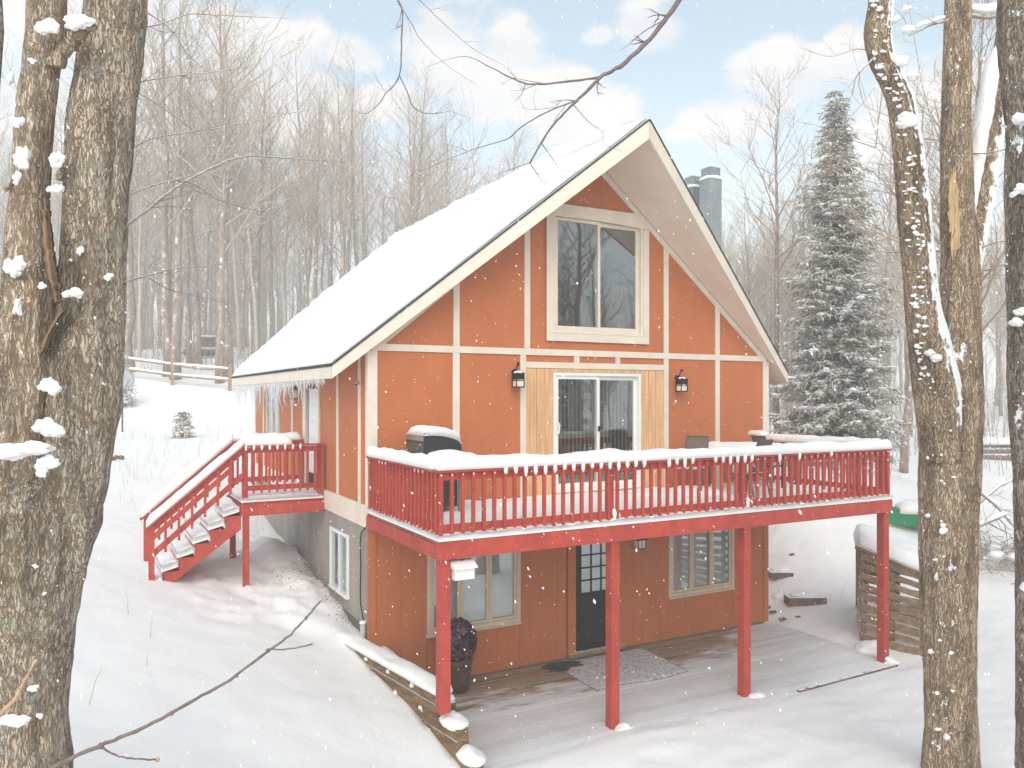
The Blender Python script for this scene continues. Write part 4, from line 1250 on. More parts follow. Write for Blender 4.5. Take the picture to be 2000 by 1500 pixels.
# ------------------------------------------------------------------ retaining wall of timbers
rw = thing('retaining_wall', 'low snow capped retaining wall of stacked timbers left of the patio', 'retaining wall', (.05, -1.3, 0))
def wl(y, z, off=0): return (wall_x(y) - .05 + off, y, z)
TH = .15
courses = [(.45, -2.50, .70), (.3, -2.50, .55), (.1, -2.95, .40), (-.2, -2.95, .25), (-.4, -3.28, .10), (-.6, -3.3, -.05)]
for i, (y0, y1, z) in enumerate(courses):
    MB().beam(wl(y0, z + TH / 2), wl(y1, z + TH / 2 - .0), .16 + .02 * (i % 2), TH - .006).build('timber', 'timber', rw)
MB().beam((.16, .0 - .03, .62), (.42, -2.2, .50), .14, .14).build('timber', 'timber', rw)
MB().beam((.16, .0 - .03, .47), (.42, -2.2, .35), .15, .14).build('timber', 'timber', rw)
MB().beam((.17, .0 - .03, .2), (.43, -2.2, .1), .14, .38).build('timber', 'timber', rw)
rws = MB()
snow_ribbon(rws, [wl(.5, .84), wl(-1, .845), wl(-2.55, .845)], .26, .11, 4, .06, .3)
ragged(rws, wl(-2.74, .55), .15, .24, .11, 2, amp=.3)
ragged(rws, wl(-3.12, .25), .15, .22, .11, 5, amp=.3)
snow_ribbon(rws, [(.16, -.02, .69), (.42, -2.15, .57)], .19, .08, 7, .06, .3)
for k in range(14):
    y = .1 - k * .22
    rws.blob(wl(y, .78 - .23 * (k % 3), -.09), .03, .05, .03, k, 8, 5, .5)
rws.build('wall_snow', 'snowpile', rw, smooth=True, kind='stuff')

# rug, mat, pot
o = MB()
n = 30
for i in range(n + 1):
    for j in range(16):
        s, q = i / n, j / 15
        x = 3.22 + 1.9 * s + .05 * (1 - q)
        y = -.10 - 1.42 * q + .04 * math.sin(s * 7) * (q > .9)
        o.v.append(Vector((x, y, .016 + .006 * fbm((x * 3, y * 3, 0)))))
for i in range(n):
    for j in range(15):
        a = i * 16 + j
        o.f.append((a, a + 1, a + 17, a + 16))
rim = [(0, j) for j in range(16)] + [(i, 15) for i in range(1, n + 1)] + [(n, j) for j in range(14, -1, -1)] + [(i, 0) for i in range(n - 1, 0, -1)]
k1 = len(o.v)
for i, j in rim: o.v.append(o.v[i * 16 + j] - Vector((0, 0, .016)))
for q in range(len(rim)):
    (i, j), (i2, j2) = rim[q], rim[(q + 1) % len(rim)]
    o.f.append((i * 16 + j, k1 + q, k1 + (q + 1) % len(rim), i2 * 16 + j2))
tag(o.build('rug', 'rug', loc=(4.2, -.8, 0), smooth=True), 'large grey outdoor rug before the basement door', 'rug')
mm = MB()
pts = [(2.98, -.22), (3.18, -.12), (3.5, -.16), (3.74, -.3), (3.62, -.36), (3.68, -.46), (3.42, -.44), (3.3, -.56), (3.12, -.5)]
mm.prism([(x, y, .026) for x, y in pts], (0, 0, .014))
tag(mm.build('door_mat', 'rag', loc=(3.3, -.3, .03)), 'small ragged dark mat lying on the corner of the grey rug', 'mat')
t = thing('planter_pot', 'brown round pot with a crumpled dark purple bundle on top', 'pot', (1.32, -.42, 0))
MB().tube([(1.32, -.42, .0), (1.32, -.42, .2), (1.32, -.42, .46), (1.32, -.42, .5)], [.17, .20, .235, .25], 20).build('pot', 'pot', t, smooth=True)
bn = MB()
r2 = random.Random(4)
for k in range(130):
    th, ph = r2.uniform(0, 2 * math.pi), math.acos(r2.uniform(-.75, 1))
    d = Vector((math.sin(ph) * math.cos(th), math.sin(ph) * math.sin(th), math.cos(ph)))
    c = Vector((1.32, -.42, .78)) + Vector((d.x * .27, d.y * .25, d.z * .30))
    a = d.orthogonal().normalized()
    a.rotate(Matrix.Rotation(r2.uniform(0, 6.3), 3, d))
    b = d.cross(a)
    L, W = r2.uniform(.08, .17), r2.uniform(.05, .10)
    q = [c - a * L - b * W * .5, c - a * L * .2 - b * W + d * .05, c + a * L - d * .03, c + a * L * .1 + b * W - d * .02, c - a * L * .6 + b * W * .6 + d * .04]
    cc = c + d * r2.uniform(.03, .08)
    k0 = len(bn.v)
    bn.v += q + [cc]
    for i in range(5): bn.f.append((k0 + i, k0 + (i + 1) % 5, k0 + 5))
bn.blob((1.32, -.42, .76), .24, .22, .27, 4, 14, 9, .4)
bn.build('crumpled_bundle', 'purple', t)

# ------------------------------------------------------------------ right side: pallet bin, canoe, steps
bin_ = thing('pallet_bin', 'weathered slatted pallet bin with a thick snow top behind the right post', 'pallet bin', (9.6, -1.9, .05))
A, B_, Cc = Vector((9.03, -1.85, 0)), Vector((9.2, -3.55, 0)), Vector((10.35, -.72, 0))
def pallet(a, b, h_a, h_b, n, lean=0.0, ph=.085, parent=bin_):
    d = (b - a).normalized()
    nrm = Vector((d.y, -d.x, 0))
    if nrm.dot(CAM - a) < 0: nrm = -nrm
    z0 = min(gz(a.x, a.y), gz(b.x, b.y)) - .02
    for i in range(n):
        f = (i + .5) / n
        za, zb = z0 + h_a * f, z0 + h_b * f
        pa, pb = a + nrm * (.02 + lean * f), b + nrm * (.02 + lean * f)
        MB().beam((pa.x, pa.y, za + rnd.uniform(-.01, .01)), (pb.x, pb.y, zb + rnd.uniform(-.01, .01)), .022, ph * rnd.uniform(.85, 1.3)).build('slat', 'oldwood', parent)
    L = (b - a).length
    k = max(2, int(L / .55) + 1)
    for i in range(k):
        f = i / (k - 1)
        p = a.lerp(b, f)
        h = h_a + (h_b - h_a) * f
        q = p + nrm * lean
        MB().beam((p.x - nrm.x * .04, p.y - nrm.y * .04, z0), (q.x - nrm.x * .04, q.y - nrm.y * .04, z0 + h), .05, .09, (d.x, d.y, 0)).build('stud', 'oldwood', parent)
pallet(A, B_, 1.72, 1.42, 9, 0, .115)
pallet(A + Vector((.02, .03, 0)), Cc, 1.72, 1.6, 10, -.1, .07)
pallet(Cc, Cc + Vector((.3, -1.6, 0)), 1.5, 1.3, 8)
MB().beam(A + Vector((-.05, .1, 1.82)), B_ + Vector((-.05, 0, 1.42)), .03, .11).build('top_plank', 'oldwood', bin_)
MB().beam(A + Vector((.05, .02, 1.84)), Cc + Vector((0, 0, 1.75)), .03, .1).build('top_plank', 'oldwood', bin_)
s = MB()
q4 = [A + Vector((-.12, .06, 1.84)), B_ + Vector((-.1, -.1, 1.42)), Cc + Vector((.4, -1.7, 1.55)), Cc + Vector((0, .1, 1.75))]
snow_sheet(s, lambda a, b: (q4[0].lerp(q4[1], a)).lerp(q4[3].lerp(q4[2], a), b), 26, 22, .24, 5, .35, .9, .22)
s.build('bin_snow', 'snowpile', bin_, smooth=True)
# canoe
cp = P(1762, 995, 19.6)
cz = gz(cp.x, cp.y)
t = thing('canoe', 'green canoe heaped with snow lying on the slope behind the bin', 'canoe', (cp.x, cp.y, cz))
dv = (RGT * .98 - FWD * .2).normalized()
sv = Vector((-dv.y, dv.x, 0))
hull = MB()
nL, nW = 20, 9
for i in range(nL + 1):
    s_ = i / nL * 2 - 1
    wd = .44 * (1 - abs(s_) ** 2.4) + .01
    sheer = .12 * abs(s_) ** 3
    for j in range(nW):
        a = math.pi * j / (nW - 1)
        p = cp + dv * (s_ * .98 + .68) + sv * (math.cos(a) * wd)
        hull.v.append(Vector((p.x, p.y, cz + .02 + .40 + sheer - math.sin(a) * (.40 + sheer * .3))))
for i in range(nL):
    for j in range(nW - 1):
        a = i * nW + j
        hull.f.append((a, a + 1, a + nW + 1, a + nW))
hull.build('hull', 'green', t, smooth=True)
gun = MB()
for j in (0, nW - 1):
    gun.tube([hull.v[i * nW + j] + Vector((0, 0, .01)) for i in range(nL + 1)], .018, 6)
gun.build('gunwale', 'green', t)
s = MB()
snow_ribbon(s, [cp + dv * (-.1) + Vector((0, 0, .40 + cz - cp.z)), cp + dv * .7 + Vector((0, 0, .42 + cz - cp.z)), cp + dv * 1.55 + Vector((0, 0, .4 + cz - cp.z))], .8, .30, 4, .12, .3)
s.build('canoe_snow', 'snowpile', t, smooth=True)
p = P(1725, 1020, 18.6)
z = gz(p.x, p.y)
t = thing('sled', 'faded red sled edge poking from the snow in front of the canoe', 'sled', (p.x, p.y, z))
MB().obox((p.x, p.y, z + .03), RGT * .3, FWD * .2, Vector((0, 0, .02))).obox(Vector((p.x, p.y, z + .05)) - FWD * .2, RGT * .3, FWD * .015, Vector((0, 0, .04))).build('sled_tray', 'redplastic', t)
MB().blob((p.x + .05, p.y + .1, z + .06), .35, .25, .09, 3, 14, 7, .3).build('sled_snow', 'snowpile', t, smooth=True)
# steps
st = thing('garden_steps', 'snow dusted timber garden steps climbing past the right house wall', 'steps', (10.6, .8, .1))
sw_ = MB()
for (ua, ub, v, d, th_) in ((1536, 1609, 1168, 17.1, .18), (1502, 1545, 1131, 18.3, .12)):
    pa, pb = P(ua, v, d), P(ub, v, d)
    zz = max(gz(pa.x, pa.y), gz(pb.x, pb.y)) - .02
    MB().obox(((pa.x + pb.x) / 2, (pa.y + pb.y) / 2, zz), (pb - pa) / 2, FWD * .17, Vector((0, 0, th_ / 2))).build('step', 'stone', st)
    ragged(sw_, ((pa.x + pb.x) / 2 + .1, (pa.y + pb.y) / 2 + .12, zz + th_ / 2), (pb - pa).length * .5, .2, .06, ua, amp=.4)
for k in range(8):
    sw_.blob((9.3 + rnd.random() * 2.4, .2 + rnd.random() * 2.6, .1 + rnd.random() * .15), .25, .18, .07, k, 10, 6, .5)
sw_.build('step_snow', 'snow', st, smooth=True, kind='stuff')
rk = MB()
for k, (x, y) in enumerate(((9.05, .35), (9.15, .6), (9.3, 1.9), (9.6, 2.1), (9.2, -.2), (8.9, -.05), (11.0, 1.6))):
    rk.blob((x, y, gz(x, y) + .0), .10, .06, .025, k, 8, 5, .5)
tag(rk.build('leaf_scatter', 'litter'), kind='stuff')
p = P(1430, 5, 1)

# debris strip along the side foundation and leaf lumps
lf = MB()
r3 = random.Random(11)
for k in range(620):
    y = r3.uniform(.45, 4.6)
    x = -.05 - abs(r3.gauss(0, .11))
    z = gz(x, y) + r3.uniform(-.1, .05)
    if r3.random() < .22:
        x = r3.uniform(-.9, -.3); y = r3.gauss(2.7, .5)
        z = gz(x, y) + .02
    s_ = r3.uniform(.008, .028)
    a, b = r3.uniform(0, 6.3), r3.uniform(-.6, .6)
    ex = Vector((math.cos(a), math.sin(a), b)) * s_
    ey = Vector((-math.sin(a), math.cos(a), r3.uniform(-.5, .5))) * s_ * .5
    c = Vector((x, y, z + .05))
    k0 = len(lf.v)
    lf.v += [c - ex, c - ey, c + ex, c + ey]
    lf.f.append((k0, k0 + 1, k0 + 2, k0 + 3))
tag(lf.build('leaf_litter', 'litter'), kind='stuff')
for k, (u, v) in enumerate(((216, 906), (232, 902))):
    p = P(u, v, 21.8 + .4 * k)
    z = gz(p.x, p.y)
    o = MB().blob((p.x, p.y, z + .03), .14, .09, .07, k + 2, 10, 6, .7).build('leaf_clump', 'litter', loc=(p.x, p.y, z))
    tag(o, ('brown leaf clump on the left snow slope, the one nearer the big trunk', 'brown leaf clump on the left snow slope, the one nearer the stairs')[k], 'leaf clump', 'leaf clumps on the snow slope')
# dry stalks sticking out of the snow
sk = MB()
for k in range(330):
    if k < 230: p = P(r3.uniform(200, 520), 0, r3.uniform(16, 36))
    elif k < 234: p = P(r3.uniform(140, 700), 0, r3.uniform(8.5, 13))
    else: p = P(r3.uniform(1500, 2000), 0, r3.uniform(17, 40))
    x, y = p.x, p.y
    if -.3 < x < 9 and -3.2 < y < 10: continue
    if -3.2 < x < 0 and 2 < y < 4.5: continue
    z = gz(x, y)
    hgt = r3.uniform(.1, .55) * (1 if k < 300 else .6)
    dx, dy = r3.gauss(0, .12), r3.gauss(0, .12)
    sk.tube([(x, y, z - .03), (x + dx * hgt, y + dy * hgt, z + hgt * .6), (x + dx * 2.2 * hgt, y + dy * 2.2 * hgt, z + hgt)], [.004, .003, .0015], 3, False)
tag(sk.build('dry_grass', 'stalk'), kind='stuff')

# ------------------------------------------------------------------ trees
def spline(ctrl, n):
    """resample a list of tuples smoothly (Catmull-Rom on every component)"""
    ctrl = [np.array(c, float) for c in ctrl]
    k = len(ctrl) - 1
    out = []
    for i in range(n):
        t_ = i / (n - 1) * k
        a = min(int(t_), k - 1)
        f = t_ - a
        p0, p1, p2, p3 = ctrl[max(a - 1, 0)], ctrl[a], ctrl[a + 1], ctrl[min(a + 2, k)]
        out.append(.5 * ((2 * p1) + (-p0 + p2) * f + (2 * p0 - 5 * p1 + 4 * p2 - p3) * f * f + (-p0 + 3 * p1 - 3 * p2 + p3) * f ** 3))
    return out

def big_trunk(ctrl, seed=0, rings=170, n=84, furrow=.06, lump=.13):
    """ctrl rows: u, v, width in photo pixels, distance"""
    pts, rads = [], []
    for (u, v, w_, d) in spline(ctrl, rings):
        p = P(u, v, d)
        pts.append(p); rads.append(w_ / 2 * d / FPX)
    def wob(p, dirv, a):
        q = p + dirv * .2
        big = fbm((q.x * 2.2 + seed, q.y * 2.2, q.z * 1.1), 3) * lump
        fz = mnoise.noise(Vector((math.cos(a) * 6.5 + seed + .5 * mnoise.noise(p * 2.5), math.sin(a) * 6.5, p.z * .8)))
        fu = -abs(fz) * furrow * 2
        sm = mnoise.noise(Vector((q.x * 22, q.y * 22, q.z * 9))) * furrow * .5
        return 1 + big + fu + sm + furrow * .6
    return MB().tube(pts, rads, n, True, wob)

def branch_px(mb, ctrl, n=5, sub=14, twigs=0, seed=0, tw=.5):
    """ctrl rows: u, v, d, radius(m)"""
    rr = random.Random(seed)
    sp = spline(ctrl, max(sub, len(ctrl) * 4))
    pts = [P(c[0], c[1], c[2]) + Vector((rr.gauss(0, .3), rr.gauss(0, .3), rr.gauss(0, .3))) * c[3] * .8 for c in sp]
    rads = [max(.0012, c[3]) * rr.uniform(.9, 1.15) for c in sp]
    mb.tube(pts, rads, n, True)
    for k in range(twigs):
        i = rr.randrange(2, len(pts) - 1)
        grow(mb, pts[i], (pts[i] - pts[i - 1]).normalized(), rads[i] * .6, tw * rr.uniform(.5, 1.2), rr, 2)

def grow(mb, p, d, r, L, rr, depth):
    side = d.orthogonal().normalized()
    side.rotate(Matrix.Rotation(rr.uniform(0, 6.3), 3, d))
    d = (d + side * rr.uniform(.5, 1.0)).normalized()
    pts, q = [Vector(p)], Vector(p)
    n = 4
    for i in range(n):
        d = (d + Vector((rr.gauss(0, .16), rr.gauss(0, .16), rr.gauss(0.03, .14)))).normalized()
        q = q + d * L / n
        pts.append(q.copy())
    mb.tube(pts, [r * (1 - .8 * i / n) for i in range(n + 1)], 3, False)
    if depth > 0:
        for k in range(2):
            i = rr.randrange(1, n)
            grow(mb, pts[i], d, r * .55, L * .5, rr, depth - 1)

def clump(parent, u, v, d, wpx, hpx, seed, deep=.6):
    """a wad of wet snow: several overlapping ragged lumps, broad at the top and thinning below"""
    rr = random.Random(seed)
    rx, rz = wpx / 2 * d / FPX, hpx / 2 * d / FPX
    mb = MB()
    c = P(u, v, d)
    for k in range(5):
        f = (k + .5) / 5 * 2 - 1
        o = RGT * (rx * f * .62) + Vector((0, 0, rz * rr.uniform(-.45, .45))) + FWD * rr.uniform(0, .015)
        q = rr.uniform(.38, .66)
        ragged(mb, c + o, rx * q, max(rx, rz) * deep * .5, rz * q * rr.uniform(.8, 1.25), seed * 5 + k, RGT, FWD, Vector((0, 0, 1)), 26, 16, .7)
    return mb.build('snow_clump', 'snowpile', parent, smooth=True)

# left: living maple, and the broken dead trunk beside it
b0 = P(100, 1500, 6.0)
maple = thing('maple_tree', 'thick lichen spotted trunk rising full height at left', 'tree', (b0.x, b0.y, .8))
big_trunk([(228, -160, 106, 6.1), (226, -10, 109, 6.1), (216, 100, 112, 6.1), (204, 200, 116, 6.05), (194, 300, 116, 6.0), (186, 400, 116, 6.0), (181, 500, 118, 6.0), (178, 600, 120, 6.0), (170, 700, 128, 5.95),
           (158, 800, 134, 5.95), (142, 900, 132, 5.95), (124, 1000, 128, 5.95), (104, 1120, 112, 5.95), (84, 1250, 100, 5.95), (75, 1400, 100, 5.95), (68, 1550, 110, 5.95), (64, 1720, 120, 5.95)], 3).build('trunk', 'bark_left', maple, smooth=True)
big_trunk([(130, 820, 70, 6.1), (112, 880, 130, 6.06), (82, 940, 200, 6.02), (66, 1010, 226, 6.0), (54, 1100, 212, 5.98), (44, 1200, 194, 5.97), (38, 1350, 180, 5.97), (34, 1500, 180, 5.97), (30, 1720, 200, 5.97)], 21, 120, 96, .05, .12).build('trunk_base', 'bark_left', maple, smooth=True)
mbr = MB()
rows = [
    ([(238, 448, 6.0, .014), (300, 400, 6.6, .012), (350, 362, 7.2, .011), (420, 325, 8.0, .010), (482, 305, 8.6, .008), (600, 312, 9.6, .006), (700, 312, 10.4, .004), (812, 280, 11.4, .0025)], 7, 1),
    ([(240, 300, 6.2, .007), (300, 270, 6.9, .006), (400, 254, 7.8, .0055), (480, 240, 8.6, .005), (560, 222, 9.4, .004), (650, 208, 10.3, .002)], 6, 2),
    ([(238, 552, 6.0, .008), (300, 535, 6.8, .0075), (350, 523, 7.4, .006), (430, 516, 8.4, .005), (520, 492, 9.4, .003)], 5, 3),
    ([(290, 543, 6.7, .005), (330, 565, 7.0, .005), (390, 580, 7.6, .004), (450, 592, 8.4, .002)], 3, 4),
    ([(240, 385, 6.1, .007), (350, 352, 7.0, .006), (430, 392, 7.8, .005), (520, 415, 8.8, .004), (630, 441, 10, .002)], 5, 5),
    ([(258, 60, 6.3, .006), (320, 45, 6.8, .006), (370, 28, 7.2, .005), (430, 30, 7.8, .004), (560, 36, 8.8, .002)], 5, 6),
    ([(250, 165, 6.2, .006), (330, 150, 6.9, .005), (400, 143, 7.6, .004), (480, 132, 8.4, .002)], 4, 7),
    ([(262, 10, 6.3, .005), (330, 55, 7.0, .004), (375, 115, 7.5, .003), (450, 170, 8.1, .002)], 3, 8),
    ([(250, 170, 6.2, .005), (300, 200, 6.8, .004), (365, 245, 7.5, .003), (430, 300, 8.2, .002)], 3, 9),
]
for ctrl, tw, sd_i in rows: branch_px(mbr, ctrl, 5, 22, tw, sd_i, .5)
mbr.build('branches', 'twig', maple, smooth=True, kind='stuff')
for k, (u, v, w_, h_, d) in enumerate(((155, 490, 15, 22, 5.76), (211, 540, 17, 16, 5.78), (137, 508, 8, 7, 5.78), (60, 1345, 14, 12, 5.7))):
    clump(maple, u, v, d, w_, h_, k + 3)
dead = thing('dead_tree', 'broken dead trunk with peeling bark leaning against the left maple', 'tree', (b0.x - .4, b0.y + .1, .8))
big_trunk([(96, -120, 60, 5.85), (93, -10, 64, 5.85), (92, 60, 66, 5.85), (84, 130, 64, 5.85), (75, 200, 68, 5.85), (66, 300, 66, 5.85), (60, 400, 70, 5.85), (56, 500, 84, 5.82), (52, 600, 92, 5.8), (46, 700, 108, 5.8),
           (36, 800, 118, 5.78), (26, 890, 150, 5.78), (18, 940, 186, 5.84), (8, 1050, 186, 5.9), (-2, 1200, 186, 5.92), (-10, 1350, 180, 5.92), (-12, 1550, 190, 5.92), (-12, 1720, 200, 5.92)], 9, 150, 84, .05, .2).build('trunk', 'bark_dead', dead, smooth=True)
for ctrl, n_, sub_ in (([(105, 130, 5.8, .06), (125, 95, 5.75, .05), (150, 68, 5.7, .045), (178, 46, 5.66, .035)], 12, 10),
                       ([(112, 350, 5.75, .03), (124, 325, 5.7, .02), (128, 308, 5.7, .012)], 8, 8), ([(40, 330, 5.8, .03), (25, 350, 5.75, .02), (12, 372, 5.7, .012)], 8, 8)):
    st_ = MB()
    branch_px(st_, ctrl, n_, sub_)
    st_.build('branch_stub', 'bark_dead', dead, smooth=True)
pl = MB()
for side_, ctrl in enumerate(([(88, 410, 20), (92, 470, 26), (98, 520, 30), (108, 565, 26), (112, 592, 14)], [(80, 690, 22), (92, 660, 20), (108, 630, 18), (124, 605, 14)])):
    prev = None
    for i, (u, v, w_) in enumerate(spline(ctrl, 40)):
        w_ = w_ * .62 * (1 + .5 * mnoise.noise(Vector((v * .05, side_, 1))) + .25 * mnoise.noise(Vector((v * .2, side_, 3))))
        u = u + 3 * mnoise.noise(Vector((v * .08, side_, 5)))
        k0 = len(pl.v)
        a = P(u - w_ / 2, v, 5.70); b = P(u, v, 5.60); c = P(u + w_ / 2, v, 5.68)
        dd = FWD * .03
        pl.v += [a, b, c, c + dd, b + dd, a + dd]
        if prev is not None:
            for q in range(6): pl.f.append((prev + q, prev + (q + 1) % 6, k0 + (q + 1) % 6, k0 + q))
        prev = k0
pl.build('peeling_bark', 'peel', dead, smooth=True)
for k, (u, v, w_, h_, d) in enumerate(((92, 50, 44, 40, 5.62), (150, 46, 58, 34, 5.62), (62, 118, 16, 16, 5.64), (32, 236, 26, 26, 5.6), (41, 310, 30, 56, 5.62), (32, 350, 18, 26, 5.6), (108, 315, 26, 36, 5.62), (108, 365, 34, 30, 5.62),
                                       (30, 525, 42, 50, 5.58), (80, 560, 16, 14, 5.58), (140, 570, 40, 26, 5.6), (33, 600, 14, 34, 5.58), (96, 757, 42, 46, 5.5), (97, 838, 60, 42, 5.48), (38, 884, 130, 44, 5.42), (90, 905, 44, 36, 5.44), (80, 925, 20, 26, 5.44),
                                       (28, 1410, 60, 38, 5.36), (62, 1345, 22, 16, 5.4), (75, 1400, 16, 14, 5.42), (20, 155, 10, 40, 5.65), (68, 1106, 12, 10, 5.42), (85, 1160, 9, 8, 5.44))):
    clump(dead, u, v, d, w_, h_, k + 21)
tw_ = MB()
branch_px(tw_, [(-20, 1412, 4.3, .014), (20, 1375, 4.3, .011), (40, 1345, 4.3, .010), (52, 1322, 4.3, .008), (72, 1288, 4.3, .007)], 7, 14)
t = thing('pale_twig', 'short pale broken twig in front of the left trunk base', 'twig', P(0, 1400, 4.3))
tw_.build('stem', M['bud'], t, smooth=True)
tag(MB().tube([P(-14, -60, 7), P(-6, 60, 7), P(-14, 190, 7)], [.06, .055, .05], 10).build('bare_tree', 'bark_far', loc=P(-14, 60, 7), smooth=True), 'dark thin trunk cut off by the top left picture edge', 'tree')

# right: the twin-stemmed maple and the mossy trunk at the edge
b1 = P(1855, 1500, 9.4)
gb_ = gz(b1.x, b1.y)
twin = thing('twin_tree', 'twin stemmed brown furrowed tree standing right of the deck', 'tree', (b1.x, b1.y, gb_))
big_trunk([(1872, -160, 44, 9.6), (1871, -10, 46, 9.6), (1869, 150, 50, 9.55), (1868, 300, 55, 9.5), (1871, 420, 60, 9.5), (1875, 500, 66, 9.48), (1873, 620, 74, 9.45), (1868, 720, 88, 9.42), (1860, 820, 104, 9.4), (1852, 950, 106, 9.4),
           (1851, 1100, 99, 9.38), (1853, 1250, 93, 9.36), (1857, 1400, 90, 9.34), (1858, 1480, 98, 9.33), (1858, 1560, 112, 9.32)], 5, 150, 56, .07, .05).build('trunk', 'bark_right', twin, smooth=True)
big_trunk([(1722, -160, 44, 9.1), (1722, -10, 46, 9.1), (1715, 60, 50, 9.1), (1722, 110, 46, 9.1), (1745, 160, 46, 9.1), (1762, 210, 50, 9.1), (1774, 300, 54, 9.12), (1784, 400, 58, 9.15), (1793, 500, 58, 9.18), (1802, 600, 62, 9.2), (1819, 700, 76, 9.24),
           (1834, 800, 84, 9.3), (1836, 900, 70, 9.33)], 8, 120, 56, .07, .06).build('stem', 'bark_snowy', twin, smooth=True)
big_trunk([(1978, -40, 30, 10.2), (1966, 60, 36, 10.1), (1955, 150, 40, 10.0), (1942, 230, 44, 9.9), (1926, 320, 46, 9.8), (1912, 400, 48, 9.7), (1897, 480, 50, 9.6), (1885, 560, 46, 9.5)], 12, 70, 40, .06, .06).build('stem', 'bark_snowy', twin, smooth=True)
sn = MB()
for i in range(30):                       # thick snow lying on the upper side of the leaning stem
    f = i / 29
    u, v = 1945 - 60 * f, 130 + 350 * f
    p = P(u - 8, v, 9.9 - .35 * f - .08)
    ragged(sn, p, .085, .09, .30, i, RGT, FWD, Vector((.28, -.15, .95)), 18, 14, .35)
for (u, v, w_) in ((1768, 238, 40), (1755, 120, 30), (1780, 150, 24), (1770, 60, 24), (1765, 20, 20), (1745, 40, 14), (1812, 690, 16), (1825, 700, 20)):
    c = P(u + 4, v, 8.98)
    ragged(sn, c, w_ / 2 * 9 / FPX, .06, w_ / 2.4 * 9 / FPX, u, RGT, FWD, None, 24, 14)
for k in range(170):
    v = rnd.uniform(-10, 760)
    cx_ = np.interp(v, [0, 110, 200, 300, 500, 700, 800], [1720, 1722, 1760, 1774, 1793, 1813, 1826])
    ww = np.interp(v, [0, 300, 700], [24, 27, 32])
    f = rnd.uniform(-.7, .95)
    dep = np.interp(v, [0, 300, 500, 700, 800], [9.1, 9.12, 9.18, 9.24, 9.3]) - math.sqrt(max(.02, 1 - f * f)) * ww * 9.2 / FPX - .012
    r = rnd.uniform(1.2, 4.2) * 9.2 / FPX
    ragged(sn, P(cx_ + f * ww, v, dep), r * 1.5, r * .45, r * rnd.uniform(.5, 1.3), k, RGT, FWD, None, 12, 8, .9)
for k in range(110):
    v = rnd.uniform(750, 1490)
    cx_ = np.interp(v, [800, 950, 1100, 1250, 1480], [1860, 1852, 1851, 1853, 1858])
    ww = np.interp(v, [800, 950, 1480], [52, 53, 46])
    f = rnd.choice([rnd.uniform(-.9, .9), rnd.uniform(.55, .95), rnd.uniform(.6, .9)])
    dep = 9.4 - math.sqrt(max(.02, 1 - f * f)) * ww * 9.4 / FPX - .004
    r = rnd.uniform(1.5, 5.0) * (1.5 if v > 1380 else 1) * 9.2 / FPX
    ragged(sn, P(cx_ + f * ww, v, dep), r * 1.3, r * .7, r * rnd.uniform(.6, 1.5), k, RGT, FWD, None, 12, 8)
sn.blob((b1.x - .3, b1.y - .3, gb_ + .0), .3, .3, .12, 3, 14, 7, .4)
sn.build('plastered_snow', 'snowpile', twin, smooth=True, kind='stuff')
sc_ = MB()
prev = None
for (u, v, w_) in spline([(1862, 330, 8), (1862, 370, 22), (1864, 420, 28), (1866, 470, 22), (1862, 505, 10)], 20):
    k0 = len(sc_.v)
    w_ = w_ * .82 * (1 + .35 * mnoise.noise(Vector((v * .11, 2, 0))) + .2 * mnoise.noise(Vector((v * .35, 7, 0))))
    u = u + 4 * mnoise.noise(Vector((v * .06, 5, 0)))
    for q in range(7):
        f = q / 6 * 2 - 1
        sc_.v.append(P(u + f * w_ / 2, v + 8 * math.sin(q * 2.3 + v), 9.5 - math.sqrt(max(0, 1 - ((u + f * w_ / 2 - 1870) / 32) ** 2)) * .19 - .012))
    if prev is not None:
        for q in range(6): sc_.f.append((prev + q, k0 + q, k0 + q + 1, prev + q + 1))
    prev = k0
sc_.build('bark_scar', 'scar', twin, smooth=True, label='patch of bare tan wood where bark has peeled')
tb = MB()
for ctrl, tw, sd_i in (
    ([(1715, 105, 9.1, .010), (1690, 130, 8.8, .009), (1672, 150, 8.6, .009), (1664, 185, 8.5, .006), (1650, 205, 8.4, .003)], 3, 1),
    ([(1850, 40, 9.5, .016), (1820, 48, 9.4, .014), (1795, 60, 9.3, .009), (1775, 70, 9.2, .006)], 3, 2),
    ([(1890, 30, 9.6, .02), (1930, 34, 9.5, .02), (1965, 30, 9.4, .02)], 1, 3),
    ([(1845, 300, 9.5, .012), (1810, 200, 10.5, .009), (1790, 100, 11.3, .006), (1770, -20, 12, .004)], 5, 4),
    ([(1845, 480, 9.5, .012), (1780, 430, 10.4, .008), (1700, 390, 11, .006), (1640, 330, 11.6, .004), (1540, 320, 12.2, .002)], 6, 5),
    ([(1845, 490, 9.5, .012), (1720, 492, 10.2, .007), (1640, 480, 10.8, .004), (1480, 478, 11.6, .002)], 5, 6),
    ([(1900, 300, 9.6, .008), (1935, 298, 9.4, .008), (1990, 285, 9.2, .006)], 2, 7),
    ([(1905, 530, 9.5, .009), (1940, 525, 9.3, .008), (1985, 505, 9.1, .005)], 3, 8),
    ([(1905, 490, 9.5, .009), (1950, 472, 9.3, .008), (1990, 474, 9.1, .005)], 3, 9),
    ([(1700, 100, 9.1, .006), (1670, 96, 8.9, .005), (1620, 110, 8.7, .003), (1560, 92, 8.4, .0015)], 4, 10),
    ([(1910, 440, 9.7, .010), (1950, 400, 10.2, .007), (1985, 360, 10.6, .004)], 3, 11),
    ([(1770, 330, 9.2, .008), (1720, 280, 9.8, .006), (1690, 190, 10.4, .004), (1660, 80, 11, .0025)], 4, 12)):
    branch_px(tb, ctrl, 5, 18, tw, sd_i, .6)
